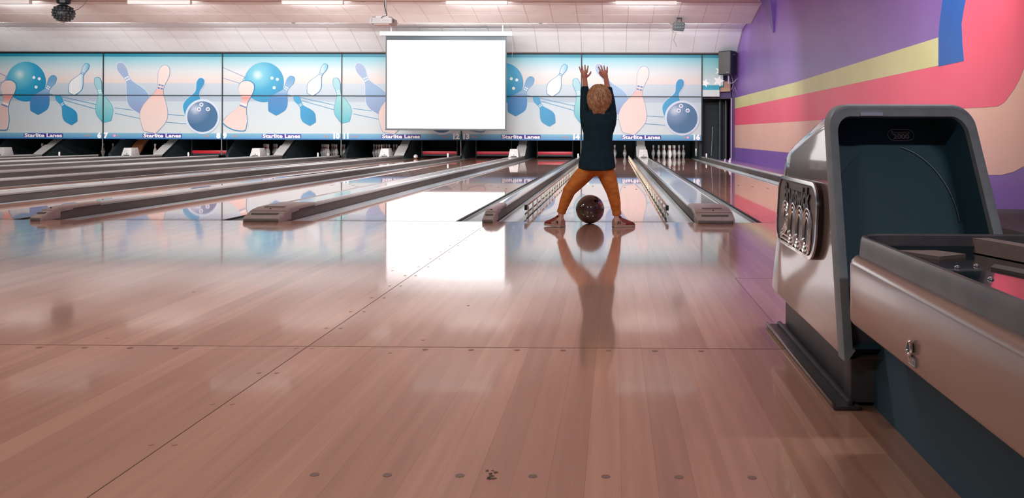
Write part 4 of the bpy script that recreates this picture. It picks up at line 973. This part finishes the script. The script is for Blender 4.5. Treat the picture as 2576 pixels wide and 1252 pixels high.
shell = part('hood_shell', MB().loft([hring(.720, 0), hring(.718, .03), hring(.712, .12), hring(.700, .28), hring(.682, .45), hring(.662, .62), hring(.640, .80), hring(.628, .90, .998), hring(.615, .965, .985), hring(.60, 1.0, .95)], False, True), M_HOOD, hood, smooth=True)
rim = part('mouth_frame', MB().loft([hring(.724, 0, 1, -.004, .03), hring(.724, 0, 1, -.004, -.008), hring(.722, 0, 1, -.001, -.014), hring(.716, 0, 1, .006, -.014), hring(.716, 0, 1, .020, -.011), hring(.716, 0, 1, .023, .006)], False, False, False), M_RIM, hood, smooth=True)
part('tape_patch', MB().box(XC - .105, XC - .05, yf(.70) - .022, yf(.70) - .006, .697, .706), mat('patch_blue', (190, 196, 218), .2), rim)
part('mouth_liner', MB().loft([hring(.716, 0, 1, .021, .0), hring(.716, 0, 1, .027, .15)], False, True), M_INK, hood)
# arch over the lift opening and the small badge on the inner panel
def inner(u, z, d=.145): return (XC + u, yf(z) + d, z)
arch = [inner(.165 * math.cos(a), .42 + .20 * math.sin(a)) for a in [math.pi * .42 * k / 16 for k in range(17)]]
part('arch_edge', MB().tube(arch, .002, 6), mat('arch_dark', (60, 74, 78), .35), hood, smooth=True)
ap = [(.162 * math.cos(a), .42 + .197 * math.sin(a)) for a in [math.pi * k / 24 for k in range(25)]] + [(-.162, .17), (.162, .17)]
part('arch_opening', MB().loft([[inner(u, z, .149) for u, z in ap], [inner(u, z, .1465) for u, z in ap]]), mat('arch_black', (44, 78, 90), .6), hood)
MBAD = T(XC + .045, yf(.648) + .143, .648) @ Matrix.Rotation(-TILT, 4, 'X') @ FRONT
M_BADGE = mat('badge_grey', (186, 196, 198), .4)
def pill(w_, h_, r, z, M): return [M @ Vector((p[0], p[1], z)) for p in rrect(-w_, w_, -h_, h_, r, 6)]
pp = pill(.036, .0165, .0165, .0, MBAD)
badge = part('inner_badge', MB().tube(pp + [pp[0]], .0009, 5), M_BADGE, hood)
part('badge_lettering', text_mb('Brunswick', .0125, MBAD @ T(0, .0072, 0), .0004, 0, 1.0), M_BADGE, badge)
part('badge_lettering', text_mb('2000', .0195, MBAD @ T(0, -.0055, 0), .0004, .0006, 1.15), M_BADGE, badge)
# emblem on the left flank
zc = .415
ME = T(XC - hw(zc) - .0005, 2.44, zc) @ Matrix.Rotation(math.atan(.03 / .59), 4, 'Y') @ SIDE
def loc(pts, z, M=ME): return [M @ Vector((p[0], p[1], z)) for p in pts]
O = rrect(-.262, .262, -.104, .104, [.075, .06, .06, .075], 7); I = rrect(-.252, .252, -.094, .094, [.066, .052, .052, .066], 7); N_ = rrect(-.248, .248, -.090, .090, [.063, .05, .05, .063], 7)
emb = part('emblem', MB().loft([loc(O, -.004), loc(O, .013)]), mat('emblem_edge', (70, 62, 60), .3, .6), hood)
part('emblem_border', MB().loft([loc(O, .012), loc(O, .018), loc(I, .019), loc(I, .012)], False, False), M_CHROME, emb, smooth=True)
part('emblem_field', MB().loft([loc(N_, .010), loc(N_, .0145)]), mat('emblem_field', (104, 92, 86), .45), emb)
part('emblem_lettering', text_mb('Brunswick', .078, ME @ T(.005, .055, .0165), .003, .0022, 1.02, .98), mat('emblem_dark', (60, 60, 62), .3, .4), emb)
M_SILV = mat('emblem_silver', (206, 202, 198), .2, .9)
lines = MB(); dark = MB()
def ridge(mb, path, r, z): mb.tube([ME @ Vector((p[0], p[1], z)) for p in path], r, 6)
for cx in (-.030, .062, .154):
    for i in range(3):
        a, h = .050 - .0125 * i, .064 - .0125 * i
        st_ = rrect(cx - a, cx + a, -.034 - h, -.034 + h, a * .98, 8); ridge(lines, st_ + [st_[0]], .0036, .0165)
    a, h = .054, .068; st_ = rrect(cx - a, cx + a, -.034 - h, -.034 + h, a * .98, 8); dark.loft([loc(st_, .012), loc(st_, .0156)])
for i in range(3):
    a = .048 - .0125 * i; cx, cy = -.134, -.018
    pth = [(cx + a * math.cos(t), cy + a * math.sin(t)) for t in [math.radians(185 - 215 * k / 14) for k in range(15)]]
    b = -.098 + .0125 * i
    pth += [(cx + .012 - .012 * i, cy - .048 + .004 * i), (cx - .046 + .008 * i, b + .012), (cx - .046, b), (cx + .075, b)]
    ridge(lines, pth, .0036, .0165)
part('emblem_numeral_base', dark, mat('emblem_num_dark', (58, 54, 54), .35), emb)
part('emblem_numerals', lines, M_SILV, emb, smooth=True)
# pedestal and floor rails
ped = part('pedestal', MB().box(.575, .915, 2.04, 2.80, .012, .26), M_DARKM, hood)
part('pedestal_front', MB().box(.562, .928, 1.985, 2.045, .012, .20), M_DARKM, ped, bevel=.004)
for s in (-1, 1):
    a, b = (XC - .228, XC - .165) if s < 0 else (XC + .165, XC + .228)
    part('floor_rail', MB().box(a, b, 1.965, 2.83, .0005, .010), M_DARKM, ped, bevel=.002)
    xx = a if s < 0 else b
    part('rail_lip', MB().box(xx - .004, xx + .004, 1.965, 2.83, .008, .017), mat('lip_metal', (120, 112, 110), .25, .7), ped, bevel=.002)
    xx = XC + s * .188
    part('rail_rib', MB().box(xx - .007, xx + .007, 1.97, 2.82, .008, .022), M_DARKM, ped, bevel=.004)
part('support_beam', MB().box(.62, .87, .25, 2.0, .0005, .255), mat('beam_teal', (42, 72, 84), .7), hood)
# curved ball tray
M_TRAY = mat_noise('tray_taupe', (142, 120, 110), (150, 128, 118), (1, 1, 1), 3, .3, coat=.8, coat_rough=.12)
M_TRIM = mat_noise('tray_rim', (74, 72, 74), (92, 88, 86), (1, 1, 1), 14, .33, spec=.6)
def tr(inset, z): return [(p[0], p[1], z) for p in rrect(.50 + inset, .99 - inset, .12 + inset, 1.845 - inset, [max(.02, q - inset) for q in (.12, .085, .2, .2)], 9)]
tray = part('tray_body', MB().loft([tr(.014, .247), tr(.004, .249), tr(0, .256), tr(0, .372), tr(.003, .381), tr(.010, .388), tr(.020, .391)], True, True), M_TRAY, hood, smooth=True)
part('tray_rim', MB().loft([tr(.018, .386), tr(.021, .424), tr(.024, .431), tr(.029, .4325), tr(.033, .429), tr(.036, .388)], False, False), M_TRIM, tray, smooth=True)
part('tray_floor', MB().loft([tr(.034, .386), tr(.034, .393)]), mat('tray_black', (16, 23, 27), .12, 0, .6, coat=.6), tray)
part('inner_ledge', MB().loft([tr(.036, .392), tr(.036, .408), tr(.046, .408), tr(.046, .392)], False, False), mat('ledge_black', (26, 38, 44), .5), tray)
M_PAD_LIT = mat_noise('pad_and_lit_brown', (116, 98, 90), (126, 106, 98), (1, 1, 1), 30, .8)
part('pad_and_lit_strip', MB().prism([(.60, 1.80), (.66, 1.70), (.73, 1.74), (.66, 1.84)], 'z', .392, .400), M_PAD_LIT, tray)
part('pad_and_lit_strip', MB().loft([[(.760, 1.84, .395), (.80, 1.845, .395), (.80, 1.845, .425), (.765, 1.84, .425)], [(.84, 1.55, .395), (.88, 1.56, .395), (.88, 1.56, .425), (.845, 1.55, .425)], [(.86, 1.2, .395), (.90, 1.2, .395), (.90, 1.2, .425), (.865, 1.2, .425)]]), M_PAD_LIT, tray)  # tan strip paints the lit inner side of the far rim
part('pad_and_lit_strip', MB().prism([(.735, 1.62), (.80, 1.45), (.83, 1.2), (.79, 1.2), (.76, 1.42), (.71, 1.58)], 'z', .392, .398), mat('pad_dark', (78, 72, 70), .7), tray)
for (x, y) in ((.655, 1.60), (.70, 1.62), (.66, 1.47)):
    part('stud', MB().ell((x, y, .394), (.006, .006, .004), 10, 6), M_STEEL, tray, smooth=True)
# reset button and its plate
rb = part('reset_button', MB().lathe([(.008, .4995), (.008, .494), (.006, .4935)], 16, (0, 1.403, .289), 'x'), M_INK, tray, smooth=True)
th = [Vector((.495, 1.403 + .0095 * math.cos(a), .289 + .0115 * math.sin(a))) for a in [2 * math.pi * k / 20 for k in range(21)]]
part('button_ring', MB().tube(th, .0028, 6), M_CHROME, rb, smooth=True)
MR = T(.4995, 1.400, .268) @ SIDE
lp = part('label_plate', MB().loft([loc(rrect(-.017, .017, -.0075, .0075, .002, 2), -.001, MR), loc(rrect(-.017, .017, -.0075, .0075, .002, 2), .0018, MR)]), M_RIM, tray)
part('label_border', MB().tube(loc(rrect(-.015, .015, -.0058, .0058, .001, 2), .0019, MR) + [loc(rrect(-.015, .015, -.0058, .0058, .001, 2), .0019, MR)[0]], .0006, 4), M_SILV, lp)
part('label_lettering', text_mb('RESET', .0105, MR @ T(0, 0, .0022), .0003, .0002, 1.0), M_SILV, lp)
#/HOOD#
